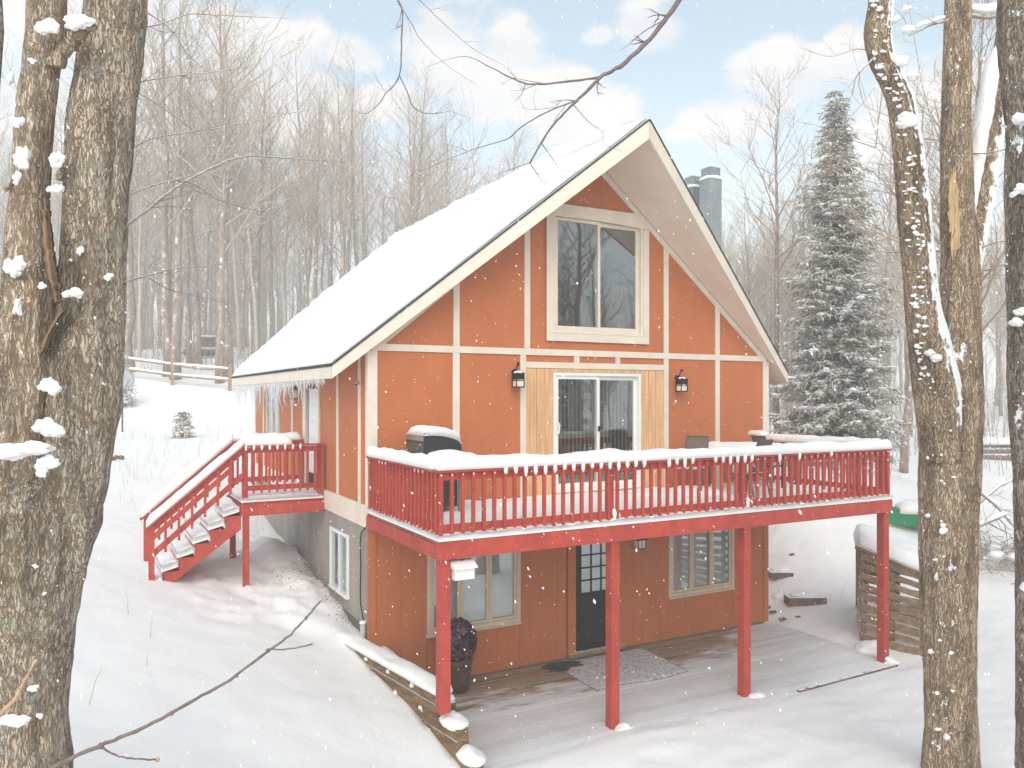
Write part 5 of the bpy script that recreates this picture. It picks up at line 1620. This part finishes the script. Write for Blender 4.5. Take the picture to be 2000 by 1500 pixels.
tb.build('branches', 'twig', twin, smooth=True, kind='stuff')
sn2 = MB()
snow_ribbon(sn2, [P(1895, 22, 9.58), P(1925, 26, 9.5), P(1962, 22, 9.4)], .07, .10, 4, .03, .4)
snow_ribbon(sn2, [P(1790, 55, 9.3), P(1815, 46, 9.38), P(1845, 36, 9.48)], .04, .05, 6, .03, .4)
sn2.build('branch_snow', 'snowpile', twin, smooth=True, kind='stuff')
b2 = P(2030, 1600, 7)
edge_t = thing('edge_tree', 'mossy grey trunk cut by the right picture edge', 'tree', (b2.x, b2.y, 0))
big_trunk([(2012, -160, 104, 7), (2012, -10, 104, 7), (2010, 80, 108, 7), (2016, 160, 104, 7), (2024, 260, 100, 7), (2022, 380, 100, 7), (2022, 480, 102, 7), (2026, 600, 104, 7), (2028, 750, 102, 7), (2034, 900, 100, 7), (2038, 1050, 98, 7),
           (2041, 1250, 98, 7), (2044, 1450, 100, 7), (2044, 1650, 110, 7), (2044, 1860, 130, 7)], 15, 150, 56, .06, .09).build('trunk', 'bark_far', edge_t, smooth=True)
sn3 = MB()
for (u, v, w_, h_) in ((1984, 232, 30, 20), (1990, 370, 30, 22), (1976, 630, 22, 20), (1985, 610, 24, 16), (1996, 1150, 14, 20), (1972, 380, 10, 12)):
    ragged(sn3, P(u + 8, v, 6.82), w_ / 2 * 7 / FPX, .06, h_ / 2 * 7 / FPX, u, RGT, FWD, None, 24, 14)
sn3.build('plastered_snow', 'snowpile', edge_t, smooth=True, kind='stuff')

# overhanging branch tips close to the viewpoint --------------------------
def bare_branch(label, rows, loc, matn='twig_near', name='overhanging_branch'):
    t = thing(name, label, 'branch', loc)
    m = MB()
    for ctrl, n, tw, sd_i, twl in rows: branch_px(m, ctrl, n, 26, tw, sd_i, twl)
    m.build('stem', matn, t, smooth=True)
    return t
ob = bare_branch('long forked bare branch reaching down before the roof from the top', [
    ([(1360, -40, 5.6, .020), (1332, -6, 5.5, .019), (1300, 38, 5.4, .017), (1258, 88, 5.3, .015), (1210, 130, 5.2, .014), (1175, 150, 5.15, .012), (1135, 190, 5.1, .009), (1108, 215, 5.05, .0075), (1080, 245, 5.0, .007), (1060, 275, 5.0, .006), (1035, 318, 4.95, .005)], 7, 4, 1, .22),
    ([(1172, 150, 5.15, .008), (1120, 158, 5.2, .0065), (1030, 163, 5.3, .0055), (960, 132, 5.5, .0035), (905, 110, 5.7, .002), (830, 132, 5.9, .001)], 6, 4, 2, .25),
    ([(1126, 196, 5.1, .005), (1070, 218, 5.2, .0045), (1018, 248, 5.3, .004), (990, 272, 5.4, .0035), (930, 290, 5.6, .0025), (850, 322, 5.9, .0015), (795, 347, 6.1, .001)], 5, 4, 3, .25),
    ([(1035, 318, 4.95, .003), (1048, 338, 5.0, .0025), (1062, 356, 5.0, .002), (1085, 362, 5.1, .001)], 5, 1, 4, .12),
    ([(1035, 318, 4.95, .003), (1000, 330, 5.0, .002), (965, 342, 5.1, .001)], 5, 1, 5, .12),
    ([(1058, 280, 5.0, .003), (1085, 318, 5.1, .002), (1100, 334, 5.2, .0012), (1128, 334, 5.2, .001)], 5, 1, 6, .1),
    ([(1120, 205, 5.1, .003), (1150, 238, 5.2, .002), (1176, 258, 5.2, .002), (1180, 280, 5.2, .0012), (1215, 296, 5.2, .001)], 5, 2, 7, .12),
    ([(1176, 258, 5.2, .0018), (1205, 246, 5.3, .0012), (1240, 236, 5.3, .001)], 4, 0, 8, .1),
    ([(1300, 38, 5.4, .004), (1260, 60, 5.5, .003), (1230, 85, 5.6, .002), (1212, 98, 5.6, .001)], 4, 1, 9, .15),
    ([(1027, 163, 5.3, .003), (1018, 185, 5.4, .002), (1004, 198, 5.4, .001)], 4, 0, 10, .1)], P(1340, -20, 5.5))
bare_branch('thin forked twig hanging from the top edge before the clouds', [
    ([(770, -40, 5.8, .010), (779, 4, 5.8, .009), (786, 22, 5.8, .006), (784, 80, 5.8, .0055), (780, 148, 5.8, .005), (752, 185, 5.85, .004), (738, 205, 5.9, .003), (715, 222, 6.0, .002), (690, 215, 6.1, .001)], 6, 2, 21, .2),
    ([(780, 148, 5.8, .0045), (796, 180, 5.8, .004), (804, 204, 5.8, .0035), (822, 219, 5.8, .003), (850, 222, 5.9, .0025), (880, 218, 5.9, .0015), (920, 232, 6, .001)], 5, 3, 22, .2),
    ([(786, 18, 5.8, .003), (806, 50, 5.9, .0025), (822, 78, 6.0, .002), (870, 125, 6.1, .0015), (930, 165, 6.3, .001)], 4, 2, 23, .2)], P(775, -20, 5.8))
bare_branch('fine twig line slanting across the clouds at upper middle', [
    ([(800, -20, 6.5, .003), (850, 30, 6.6, .0025), (920, 92, 6.8, .002), (985, 128, 7, .0012)], 4, 2, 31, .2)], P(800, -20, 6.5))
tb2 = bare_branch('long bare branch with buds slanting across the lower left snow', [
    ([(60, 1522, 3.0, .009), (120, 1490, 3.05, .0085), (200, 1455, 3.1, .008), (260, 1430, 3.15, .0078), (335, 1392, 3.2, .0072), (400, 1356, 3.3, .0068), (460, 1320, 3.35, .0062), (520, 1274, 3.45, .0058), (560, 1246, 3.5, .0052), (595, 1210, 3.55, .005), (614, 1188, 3.6, .0045), (627, 1172, 3.62, .0055)], 8, 0, 41, .1),
    ([(196, 1457, 3.1, .0045), (215, 1470, 3.1, .004), (245, 1480, 3.12, .0035), (280, 1483, 3.15, .0033), (307, 1484, 3.2, .004)], 6, 0, 42, .1),
    ([(525, 1268, 3.45, .004), (560, 1268, 3.5, .0032), (590, 1263, 3.55, .003), (611, 1258, 3.6, .004)], 6, 0, 43, .1)], P(60, 1522, 3.0))
nb = MB()
for (u, v, d, r) in ((523, 1271, 3.45, .0095), (335, 1393, 3.2, .0095), (197, 1457, 3.1, .012), (462, 1319, 3.35, .0085), (598, 1207, 3.56, .0075)):
    nb.blob(P(u, v, d), r, r, r, u, 10, 7, .3)
nb.build('node', 'twig_near', tb2, smooth=True)
bd = MB()
for (u, v, d) in ((627, 1171, 3.62), (611, 1258, 3.6), (308, 1484, 3.2)): bd.blob(P(u, v, d), .008, .008, .011, u, 8, 6, .2)
bd.build('bud', 'bud', tb2, smooth=True)

# spruce ----------------------------------------------------------------
def spruce_parts(H, Rb, seed, nwhorl=42, dens=1.0, taper=.62):
    rr = random.Random(seed)
    trunk = MB().tube([(0, 0, -.3), (0.02, 0, H * .3), (0, .02, H * .7), (0, 0, H)], [.02 * H * .9, .014 * H, .007 * H, .004], 8)
    fol = MB()
    snw = MB()
    for w_ in range(nwhorl):
        f = (w_ + .5) / nwhorl
        z = H * (.06 + .93 * f)
        Lw = Rb * (1 - f) ** taper * min(1, .35 + (1 - f) / .12) * (.90 + .10 * math.sin(f * 23 + seed)) + .04
        nb_ = max(4, int((5 + 5 * (1 - f)) * dens))
        a0 = rr.uniform(0, 6.3)
        for b in range(nb_):
            a = a0 + 6.283 * b / nb_ + rr.gauss(0, .25)
            L = Lw * rr.uniform(.5, 1.15)
            droop = .25 - .75 * (1 - f) ** .7 + rr.gauss(0, .14)
            out = Vector((math.cos(a), math.sin(a), 0))
            sidev = Vector((-math.sin(a), math.cos(a), 0))
            zz = z + rr.gauss(0, .022 * H)
            base = Vector((0, 0, zz))
            def bp(s): return base + out * (L * s) + Vector((0, 0, L * (droop * s + .22 * s * s * (1 if s > .5 else s * 2))))
            fol.tube([bp(0), bp(.5), bp(1)], [.012, .008, .003], 3, False)
            nt = max(4, int(L * 9))
            for k in range(nt):
                s = .16 + .84 * (k + rr.random()) / nt
                p = bp(s)
                tl = (.16 + .30 * (1 - s) * L * .45 + .08) * rr.uniform(.7, 1.25)
                for sg in (-1, 1):
                    dd = (out * rr.uniform(.35, .9) + sidev * sg * rr.uniform(.4, 1.0) + Vector((0, 0, rr.uniform(-.55, .05)))).normalized()
                    e = p + dd * tl
                    # a spray: 3 narrow ragged leaflets
                    for q in range(4):
                        c = p.lerp(e, (q + .3) / 4)
                        nd_ = (dd + sidev * rr.uniform(-.8, .8) + Vector((0, 0, rr.uniform(-.8, .25)))).normalized()
                        ln = tl * rr.uniform(.36, .62)
                        wv = nd_.cross(Vector((rr.uniform(-1, 1), rr.uniform(-1, 1), 1))).normalized() * ln * .16
                        k0 = len(fol.v)
                        fol.v += [c - wv, c + wv, c + nd_ * ln]
                        fol.f.append((k0, k0 + 1, k0 + 2))
                if rr.random() < .05 + .20 * (1 - f) ** 1.5 and s > .35:
                    snw.blob(p + Vector((0, 0, .02)), rr.uniform(.05, .19), rr.uniform(.05, .16), rr.uniform(.025, .06), rr.random() * 50, 7, 5, .9)
    return trunk, fol, snw
sp = P(1632, 905, 24)
sz = gz(sp.x, sp.y)
def make_spruce(x, y, z, H, Rb, seed, label, group=None, nwh=42, dens=1.0, taper=.62):
    t = thing('spruce_tree', label, 'spruce', (x, y, z), group)
    BASE[t.name] = Vector((0, 0, 0))
    a, b, c = spruce_parts(H, Rb, seed, nwh, dens, taper)
    a.build('trunk', 'sprucebark', t, smooth=True)
    b.build('foliage', 'needle', t)
    c.build('branch_snow', 'snowpile', t, smooth=True, kind='stuff')
    return t
main_spruce = make_spruce(sp.x, sp.y, sz, 4.65 + (774 - 185) / FPX * 24 - sz, 2.05, 5, 'tall snowy spruce standing right of the house', None, 66, 1.7)
sap = P(357, 852, 28)
make_spruce(sap.x, sap.y, gz(sap.x, sap.y) - .05, .98, .36, 9, 'tiny snowy spruce sapling alone on the left slope', None, 9, .7, 1.0)
s2 = P(238, 745, 36)
make_spruce(s2.x, s2.y, gz(s2.x, s2.y) - .1, 2.6, .7, 12, 'small snow laden spruce beside the left trunk near the fence', None, 16, .9, .85)

# bare hardwoods ------------------------------------------------------------
def bare_tree(H, r0, seed, nb=26, spread=1.0, start=.35):
    rr = random.Random(seed)
    tr, cr = MB(), MB()
    pts = [Vector((0, 0, -.5))]
    lean = Vector((rr.gauss(0, .02), rr.gauss(0, .02), 0))
    n = 12
    for i in range(1, n + 1):
        f = i / n
        pts.append(Vector((lean.x * H * f + rr.gauss(0, .05), lean.y * H * f + rr.gauss(0, .05), H * f)))
    rads = [r0 * 1.25] + [max(.012, r0 * (1 - .93 * (i / n) ** .9)) for i in range(1, n + 1)]
    tr.tube(pts, rads, 9, True)
    def at_h(f):
        k = f * n; i = min(int(k), n - 1)
        return pts[i].lerp(pts[i + 1], k - i)
    def limb(p, d, L, r, depth):
        q = Vector(p); ps = [q.copy()]
        m = 5 if depth == 2 else 3
        for i in range(m):
            d = (d + Vector((rr.gauss(0, .10), rr.gauss(0, .10), .10 + rr.gauss(0, .05)))).normalized()
            q = q + d * L / m
            ps.append(q.copy())
        cr.tube(ps, [max(.005, r * (1 - .85 * i / m)) for i in range(m + 1)], 4 if depth == 2 else 3, False)
        if depth > 0:
            for k in range(6 if depth == 2 else 3):
                i = rr.randrange(1, m + 1)
                sd2 = d.orthogonal().normalized()
                sd2.rotate(Matrix.Rotation(rr.uniform(0, 6.3), 3, d))
                dd = (d + sd2 * rr.uniform(.45, .9)).normalized()
                limb(ps[i], dd, L * rr.uniform(.35, .6), r * .5, depth - 1)
    for b in range(nb):
        f = start + (1 - start) * (b + rr.random()) / nb * .97
        a = rr.uniform(0, 6.283)
        up = rr.uniform(.6, 1.5)
        d = Vector((math.cos(a), math.sin(a), up)).normalized()
        L = H * (.30 * (1 - f) + .06) * rr.uniform(.7, 1.3) * spread
        limb(at_h(min(f, .985)), d, L, r0 * (.34 * (1 - f) + .07), 2)
    return tr, cr
protos = []
for k in range(9):
    protos.append(bare_tree(18, .17 + .02 * (k % 3), 100 + k, 24 + 2 * (k % 3), .9 + .12 * (k % 3), .30 + .05 * (k % 4)))
meshes = []
for k, (a, b) in enumerate(protos):
    oa = a.build('trunk', 'fbark', smooth=True); ob_ = b.build('crown', 'twig', smooth=False)
    oc = a.build('trunk', 'birch', smooth=True)
    meshes.append((oa.data, ob_.data, oc.data))
    for o in (oa, ob_, oc): bpy.data.objects.remove(o)
def plant(x, y, H, k, label, group=None, birch=False, thick=1.0, name='bare_tree', cat='tree', tilt=None):
    z = gz(x, y)
    t = thing(name, label, cat, (x, y, z - .1), group)
    s = H / 18
    t.scale = (s * thick, s * thick, s)
    t.rotation_euler = (tilt[0] if tilt else rnd.gauss(0, .018), tilt[1] if tilt else rnd.gauss(0, .018), rnd.uniform(0, 6.283))
    for nm, me in (('trunk', meshes[k][2 if birch else 0]), ('crown', meshes[k][1])):
        o = bpy.data.objects.new(nm, me)
        COL.objects.link(o)
        o.parent = t
    return t
def plant_px(u, d, H, k, *a, **kw):
    p = P(u, 0, d)
    return plant(p.x, p.y, H, k, *a, **kw)
# trunks one can single out by the fence and the wood edge
plant_px(385, 46, 21, 0, 'straight dark trunk standing before the woodpile', thick=1.25, tilt=(0, 0))
plant_px(327, 42, 20, 1, 'thick trunk just left of the middle fence post', thick=1.35, tilt=(0, 0))
plant_px(344, 41.2, 21, 2, 'leaning trunk right behind the middle fence post', thick=1.15, tilt=(.02, .03))
plant_px(430, 41.0, 20, 3, 'left trunk of the pair at the fence end by the eave', thick=1.15, tilt=(0, 0))
plant_px(443, 42.5, 22, 4, 'right trunk of the pair at the fence end by the eave', thick=1.4, tilt=(0, .0))
plant_px(255, 43, 20, 5, 'trunk rising beside the satellite dish', thick=1.3, tilt=(0, 0))
plant_px(270, 50, 17, 6, 'slim white birch left of the fence post', birch=True, thick=.7, name='birch_tree', cat='birch', tilt=(0, 0))
plant_px(470, 52, 18, 7, 'pale birch leaning right above the eave corner', birch=True, thick=.7, name='birch_tree', cat='birch', tilt=(.03, .06))
plant_px(505, 48, 17, 2, 'pale leaning birch at the left roof edge', birch=True, thick=.6, name='birch_tree', cat='birch', tilt=(.02, .09))
plant_px(560, 56, 18, 5, 'pale birch showing above the lower roof slope', birch=True, thick=.7, name='birch_tree', cat='birch', tilt=(.0, .05))
plant_px(600, 60, 19, 8, 'pale birch showing above the middle roof slope', birch=True, thick=.75, name='birch_tree', cat='birch', tilt=(.0, -.03))
p1 = P(1905, 1085, 18)
plant(p1.x, p1.y, 12, 2, 'thin pale trunk behind the twin tree at right', birch=True, thick=1.1, name='birch_tree', cat='birch', tilt=(0, -.02))
p1 = P(1888, 1075, 18.6)
plant(p1.x, p1.y, 13, 6, 'dark trunk half hidden behind the twin tree', thick=1.5, tilt=(0, 0))
plant_px(1515, 26, 13, 3, 'grey trunk rising at the right house corner behind the deck', thick=1.1, tilt=(0, -.03))
plant_px(1765, 31, 15, 6, 'trunk standing right of the spruce', thick=1.1, tilt=(0, 0))
plant_px(1725, 38, 15, 1, 'thin trunk close behind the right side of the spruce', thick=.9)
rf_ = random.Random(21)
ZONES = [(-400, 128, 'glimpsed left of the left maple'), (128, 245, 'mostly hidden behind the left maple trunk'), (245, 330, 'between the left maple and the middle fence post'), (330, 400, 'above the middle fence post'),
         (400, 470, 'above the woodpile and the fence end'), (470, 560, 'rising over the lower end of the roof'), (560, 660, 'rising over the lower half of the roof slope'), (660, 760, 'rising over the middle of the roof slope'),
         (760, 880, 'rising behind the back end of the ridge'), (880, 1400, 'rising over the ridge left of the gable'), (1400, 1480, 'just right of the chimney'), (1480, 1580, 'just left of the tall spruce'),
         (1580, 1700, 'behind the tall spruce'), (1700, 1800, 'between the spruce and the twin tree'), (1800, 1905, 'behind the twin tree'), (1905, 1975, 'between the twin tree and the edge tree'), (1975, 2600, 'behind the edge tree')]
def far_spread(n, u0, u1, d0, d1, h0, h1):
    k = 0
    placed = []
    tries = 0
    while k < n and tries < n * 40:
        tries += 1
        u = rf_.uniform(u0, u1)
        d = math.sqrt(rf_.uniform(d0 * d0, d1 * d1))
        p = P(u, 0, d)
        if any((p.x - q[0]) ** 2 + (p.y - q[1]) ** 2 < 1.4 for q in placed): continue
        if -3 < p.x < 12 and p.y < 13: continue
        if abs(u - 402) < 26 and d < 58: continue
        placed.append((p.x, p.y))
        th = rf_.uniform(.75, 1.35)
        zone = next(z for a, b, z in ZONES if a <= u < b)
        how = ('thick' if th > 1.05 else 'slender') + (' dark' if d < (d0 + d1) / 2 else ' haze-pale')
        plant(p.x, p.y, rf_.uniform(h0, h1), rf_.randrange(9), how + ' bare hardwood ' + zone, 'bare woodland trees', thick=th, tilt=(rf_.gauss(0, .025), rf_.gauss(0, .025)))
        k += 1
far_spread(112, -80, 620, 46, 105, 15, 21)
far_spread(42, 600, 1060, 48, 90, 15, 20)
far_spread(40, 1390, 1570, 48, 85, 11, 15)
far_spread(76, 1560, 2120, 34, 90, 10, 16)
# far-off wood behind, one mass
fw = MB()
for k in range(640):
    u = rf_.uniform(-250, 2250)
    d = rf_.uniform(95, 150)
    p = P(u, 0, d)
    if k >= 420: p = Vector((rf_.uniform(-30, 70), rf_.uniform(-55, -32), 0))
    z = gz(p.x, p.y)
    H = rf_.uniform(12, 18) if u < 1100 or k >= 420 else rf_.uniform(8, 12)
    r = rf_.uniform(.10, .2)
    fw.tube([(p.x, p.y, z - .5), (p.x + rf_.gauss(0, .3), p.y, z + H * .5), (p.x + rf_.gauss(0, .5), p.y, z + H)], [r, r * .7, .02], 4, False)
    for b in range(16):
        f = rf_.uniform(.3, .95)
        a = rf_.uniform(0, 6.3)
        L = H * .25 * (1.1 - f)
        q = Vector((p.x, p.y, z + H * f))
        fw.tube([q, q + Vector((math.cos(a) * L * .6, math.sin(a) * L * .6, L * .7)), q + Vector((math.cos(a) * L, math.sin(a) * L, L * 1.5))], [.05, .035, .012], 3, False)
tag(fw.build('distant_wood', 'twig'), kind='stuff')
# low undergrowth at the wood edge
ug = MB()
for k in range(1500):
    u = rf_.uniform(150, 620) if k < 700 else rf_.uniform(1480, 2100)
    d = rf_.uniform(43, 80) if k < 700 else rf_.uniform(30, 65)
    p = P(u, 0, d)
    if -3 < p.x < 12 and p.y < 13: continue
    z = gz(p.x, p.y)
    H = rf_.uniform(.6, 4.5)
    dx, dy = rf_.gauss(0, .16) * H, rf_.gauss(0, .16) * H
    ug.tube([(p.x, p.y, z - .05), (p.x + dx * .4, p.y + dy * .4, z + H * .55), (p.x + dx, p.y + dy, z + H)], [.018, .012, .004], 3, False)
    for b in range(5):
        f = rf_.uniform(.25, .9)
        q = Vector((p.x + dx * f, p.y + dy * f, z + H * f))
        ug.tube([q, q + Vector((rf_.gauss(0, .25), rf_.gauss(0, .25), rf_.uniform(.0, .4))) * H * .3], [.008, .003], 3, False)
tag(ug.build('undergrowth', 'twig'), kind='stuff')

# trees behind the viewpoint, seen only in the window glass
for k, (x, y, H) in enumerate(((9, -27, 14), (14, -24, 15), (20, -26, 13), (3, -31, 15), (26, -22, 14), (17, -34, 16), (-6, -30, 14), (31, -30, 15), (11, -36, 16))):
    if k == 0:
        bs0 = make_spruce(x, y, gz(x, y), 13, 2.4, 31, 'snowy spruce behind the viewpoint, seen only mirrored in the windows', 'spruces mirrored in the windows', 34, .9)
    else:
        c = copy_tree(bs0)
        c.location = (x, y, gz(x, y)); c.scale = (H / 13,) * 3; c.rotation_euler = (0, 0, k * 1.3)
for k, (x, y) in enumerate(((6, -22), (12, -20), (17, -20), (22, -19), (1, -26), (10, -30), (24, -28), (-3, -25), (15, -29), (29, -25))):
    plant(x, y, 16 + k % 3, k % 9, 'bare tree behind the viewpoint, seen only mirrored in the windows', 'bare trees mirrored in the windows', thick=1.3)

# fence, dish, woodpile, brush -------------------------------------------------
fence = thing('rail_fence', 'grey split rail fence with snow on its rails at the left wood edge', 'fence', P(335, 748, 40))
fp = [P(130, 0, 42.5), P(235, 0, 41.2), P(337, 0, 40), P(449, 0, 39.4)]
fpz = []
for i, p in enumerate(fp):
    z = gz(p.x, p.y)
    fpz.append(z)
    box_part('post', (p.x - .08, p.y - .08, z - .2), (p.x + .08, p.y + .08, z + 1.22), 'oldwood', fence)
fsn_ = MB()
for i in range(3):
    for hh in (.42, .95):
        a, b = Vector((fp[i].x, fp[i].y, fpz[i] + hh)), Vector((fp[i + 1].x, fp[i + 1].y, fpz[i + 1] + hh))
        MB().tube([a, a.lerp(b, .5) + Vector((0, 0, rnd.gauss(0, .03))), b], [.045, .052, .045], 7).build('rail', 'oldwood', fence, smooth=True)
        snow_ribbon(fsn_, [a + Vector((0, 0, .05)), b + Vector((0, 0, .05))], .13, .10, i * 3 + hh, .2, .3)
fsn_.build('rail_snow', 'snowpile', fence, smooth=True, kind='stuff')
dp = P(239, 842, 32)
dzv = gz(dp.x, dp.y)
t = thing('satellite_dish', 'grey satellite dish on a thin pole left of the stairs', 'satellite dish', (dp.x, dp.y, dzv))
ztop = 4.65 + (774 - 748) / FPX * 32
MB().tube([(dp.x, dp.y, dzv - .2), (dp.x, dp.y, ztop)], .035, 8).build('pole', 'frame', t, smooth=True)
dm = MB()
ax = (RGT * .65 - FWD * .55 + Vector((0, 0, .52))).normalized()
sx = ax.cross(Vector((0, 0, 1))).normalized(); sy = sx.cross(ax)
c0 = Vector((dp.x, dp.y, ztop + .12)) + ax * .1
for layer in (0, .02):
    for i in range(6):
        for j in range(18):
            r = .42 * i / 5; a = 6.283 * j / 18
            dm.v.append(c0 + sx * math.cos(a) * r + sy * math.sin(a) * r * 1.1 + ax * (.45 * r * r - layer))
for layer in (0, 1):
    for i in range(5):
        for j in range(18):
            a, b = layer * 108 + i * 18 + j, layer * 108 + i * 18 + (j + 1) % 18
            f = (a, b, b + 18, a + 18)
            dm.f.append(f if layer == 0 else f[::-1])
for j in range(18): dm.f.append((90 + j, 90 + (j + 1) % 18, 198 + (j + 1) % 18, 198 + j))
dm.build('reflector', 'dish', t, smooth=True)
MB().tube([c0 - sy * .42, c0 - sy * .3 + ax * .5], .014, 6).build('feed_arm', 'frame', t)
MB().tube([c0 - sy * .3 + ax * .46, c0 - sy * .28 + ax * .56], .035, 8).build('feed_horn', 'dish', t)
wpp = P(400, 692, 54)
wz = gz(wpp.x, wpp.y)
t = thing('woodpile', 'dark snow topped stack of sawn boards among the trees up the left hill', 'woodpile', (wpp.x, wpp.y, wz))
r_ = RGT
for k in range(3):
    c = Vector((wpp.x, wpp.y, wz + .18 + k * .14))
    MB().obox(c + r_ * rnd.uniform(-.1, .1), r_ * 1.25, FWD * .5, Vector((0, 0, .06))).build('board_layer', 'cable', t)
for k in range(6):
    c = Vector((wpp.x, wpp.y, wz + .66 + k * .13)) + r_ * .35
    MB().obox(c, r_ * (.62 - .02 * k), FWD * .4, Vector((0, 0, .05))).build('board_layer', 'pot', t)
s = MB()
snow_sheet(s, lambda a, b: Vector((wpp.x, wpp.y, wz + .53)) + r_ * (-1.25 + 2.5 * a) + FWD * (-.52 + 1.04 * b), 16, 8, .16, 3, .3, 1, .12)
snow_sheet(s, lambda a, b: Vector((wpp.x, wpp.y, wz + 1.37)) + r_ * (-.25 + 1.2 * a) + FWD * (-.4 + .8 * b), 10, 8, .14, 5, .3, 1, .12)
s.build('pile_snow', 'snowpile', t, smooth=True, kind='stuff')
# brush heap and fallen limbs at right
bp0 = P(1945, 1075, 17.5)
t = thing('brush_heap', 'tangled brown brush heap half under snow at right', 'brush heap', (bp0.x, bp0.y, gz(bp0.x, bp0.y)))
bm_ = MB()
for k in range(160):
    x, y = bp0.x + rf_.gauss(.4, .75), bp0.y + rf_.gauss(-.2, .5)
    z = gz(x, y)
    a = rf_.uniform(0, 6.3)
    L = rf_.uniform(.3, 1.0)
    q = Vector((x, y, z + rf_.uniform(0, .35)))
    e = q + Vector((math.cos(a), math.sin(a), rf_.uniform(-.15, .5))) * L
    bm_.tube([q, q.lerp(e, .5) + Vector((0, 0, .05)), e], [.012, .009, .004], 4, False)
bm_.build('sticks', 'twig', t, kind='stuff')
s = MB()
for k in range(8): s.blob((bp0.x + rf_.gauss(.4, .6), bp0.y + rf_.gauss(0, .4), gz(bp0.x, bp0.y) + .28), .22, .18, .10, k, 10, 6, .5)
s.build('heap_snow', 'snowpile', t, smooth=True, kind='stuff')
for k, (a, b, r, lab) in enumerate((((1838, 1075, 17.2), (1965, 1005, 18.2), .06, 'thick snowy fallen limb leaning right behind the twin tree'),
                                    ((1905, 955, 19), (1990, 1040, 18.5), .035, 'thin fallen limb crossing above the brush heap'),
                                    ((1910, 985, 19), (1995, 930, 19.5), .03, 'thin fallen limb sloping up to the edge trunk'))):
    pa, pb = P(*a), P(*b)
    m = MB().tube([pa, pa.lerp(pb, .5) + Vector((0, 0, .1)), pb], [r, r * .9, r * .4], 8)
    rr_ = random.Random(k)
    for q in range(6):
        grow(m, pa.lerp(pb, rr_.uniform(.3, .95)), (pb - pa).normalized(), r * .3, .8, rr_, 1)
    t = thing('fallen_limb', lab, 'fallen limb', pa)
    m.build('limb', 'twig', t, smooth=True)
    s = MB()
    snow_ribbon(s, [pa + Vector((0, 0, r * .6)), pa.lerp(pb, .5) + Vector((0, 0, .1 + r * .6)), pb + Vector((0, 0, r * .3))], r * 2, r * 1.5, k, .1, .4)
    s.build('limb_snow', 'snowpile', t, smooth=True)
for k, (u, v, d, w_, lab) in enumerate(((1955, 893, 36, 1.5, 'dark snow covered log pile far off near the edge trunk'),)):
    p = P(u, v, d); z = gz(p.x, p.y)
    t = thing('log_pile', lab, 'log pile', (p.x, p.y, z))
    for i in range(3):
        for j in range(3 - i):
            c = Vector((p.x, p.y, z + .16 + i * .26)) + FWD * (j * .3 + i * .15)
            MB().tube([c - RGT * w_, c + RGT * w_], .15, 9).build('log', 'log', t, smooth=True)
    s = MB()
    snow_ribbon(s, [Vector((p.x, p.y, z + .72)) + FWD * .3 - RGT * w_, Vector((p.x, p.y, z + .72)) + FWD * .3 + RGT * w_], .8, .3, 3, .2, .4)
    s.build('log_snow', 'snowpile', t, smooth=True)

# ------------------------------------------------------------------ falling snow and the air
fl = MB()
rs_ = random.Random(5)
octf = [(0, 2, 4), (2, 1, 4), (1, 3, 4), (3, 0, 4), (2, 0, 5), (1, 2, 5), (3, 1, 5), (0, 3, 5)]
nfl = 0
while nfl < 8000:
    d = 2.2 + 13.5 * rs_.random() ** .75
    p = P(rs_.uniform(-150, 2150), rs_.uniform(-150, 1650), d)
    if p.z < gz(p.x, p.y) + .1: continue
    if -.7 < p.x < 9.1 and p.y > -.1 and p.z < 9.2: continue
    r = rs_.choice((.0016, .002, .0024, .003, .0028, .0034, .004, .0052))
    st_v = Vector((.35, -.1, -1)).normalized()
    st_v = (st_v + Vector((rs_.gauss(0, .25), rs_.gauss(0, .25), 0))).normalized()
    a = st_v.orthogonal().normalized(); b = st_v.cross(a)
    k = rs_.uniform(1.0, 2.4)
    fl.add([p + a * r, p - a * r, p + b * r, p - b * r, p + st_v * r * k, p - st_v * r * k], octf)
    nfl += 1
tag(fl.build('snowfall', 'snowpile'), kind='stuff')

hz = MB().box((-125, -80, -8), (185, 205, 44)).build('haze', 'snow')
hm = bpy.data.materials.new('haze_air')
hm.use_nodes = True
ht = hm.node_tree
ht.nodes.clear()
pv = nd(ht, 'ShaderNodeVolumePrincipled', Color=(.985, .985, .985, 1), Density=.0046)
ho = nd(ht, 'ShaderNodeOutputMaterial')
ht.links.new(pv.outputs[0], ho.inputs['Volume'])
hz.data.materials[0] = hm
tag(hz, kind='stuff')
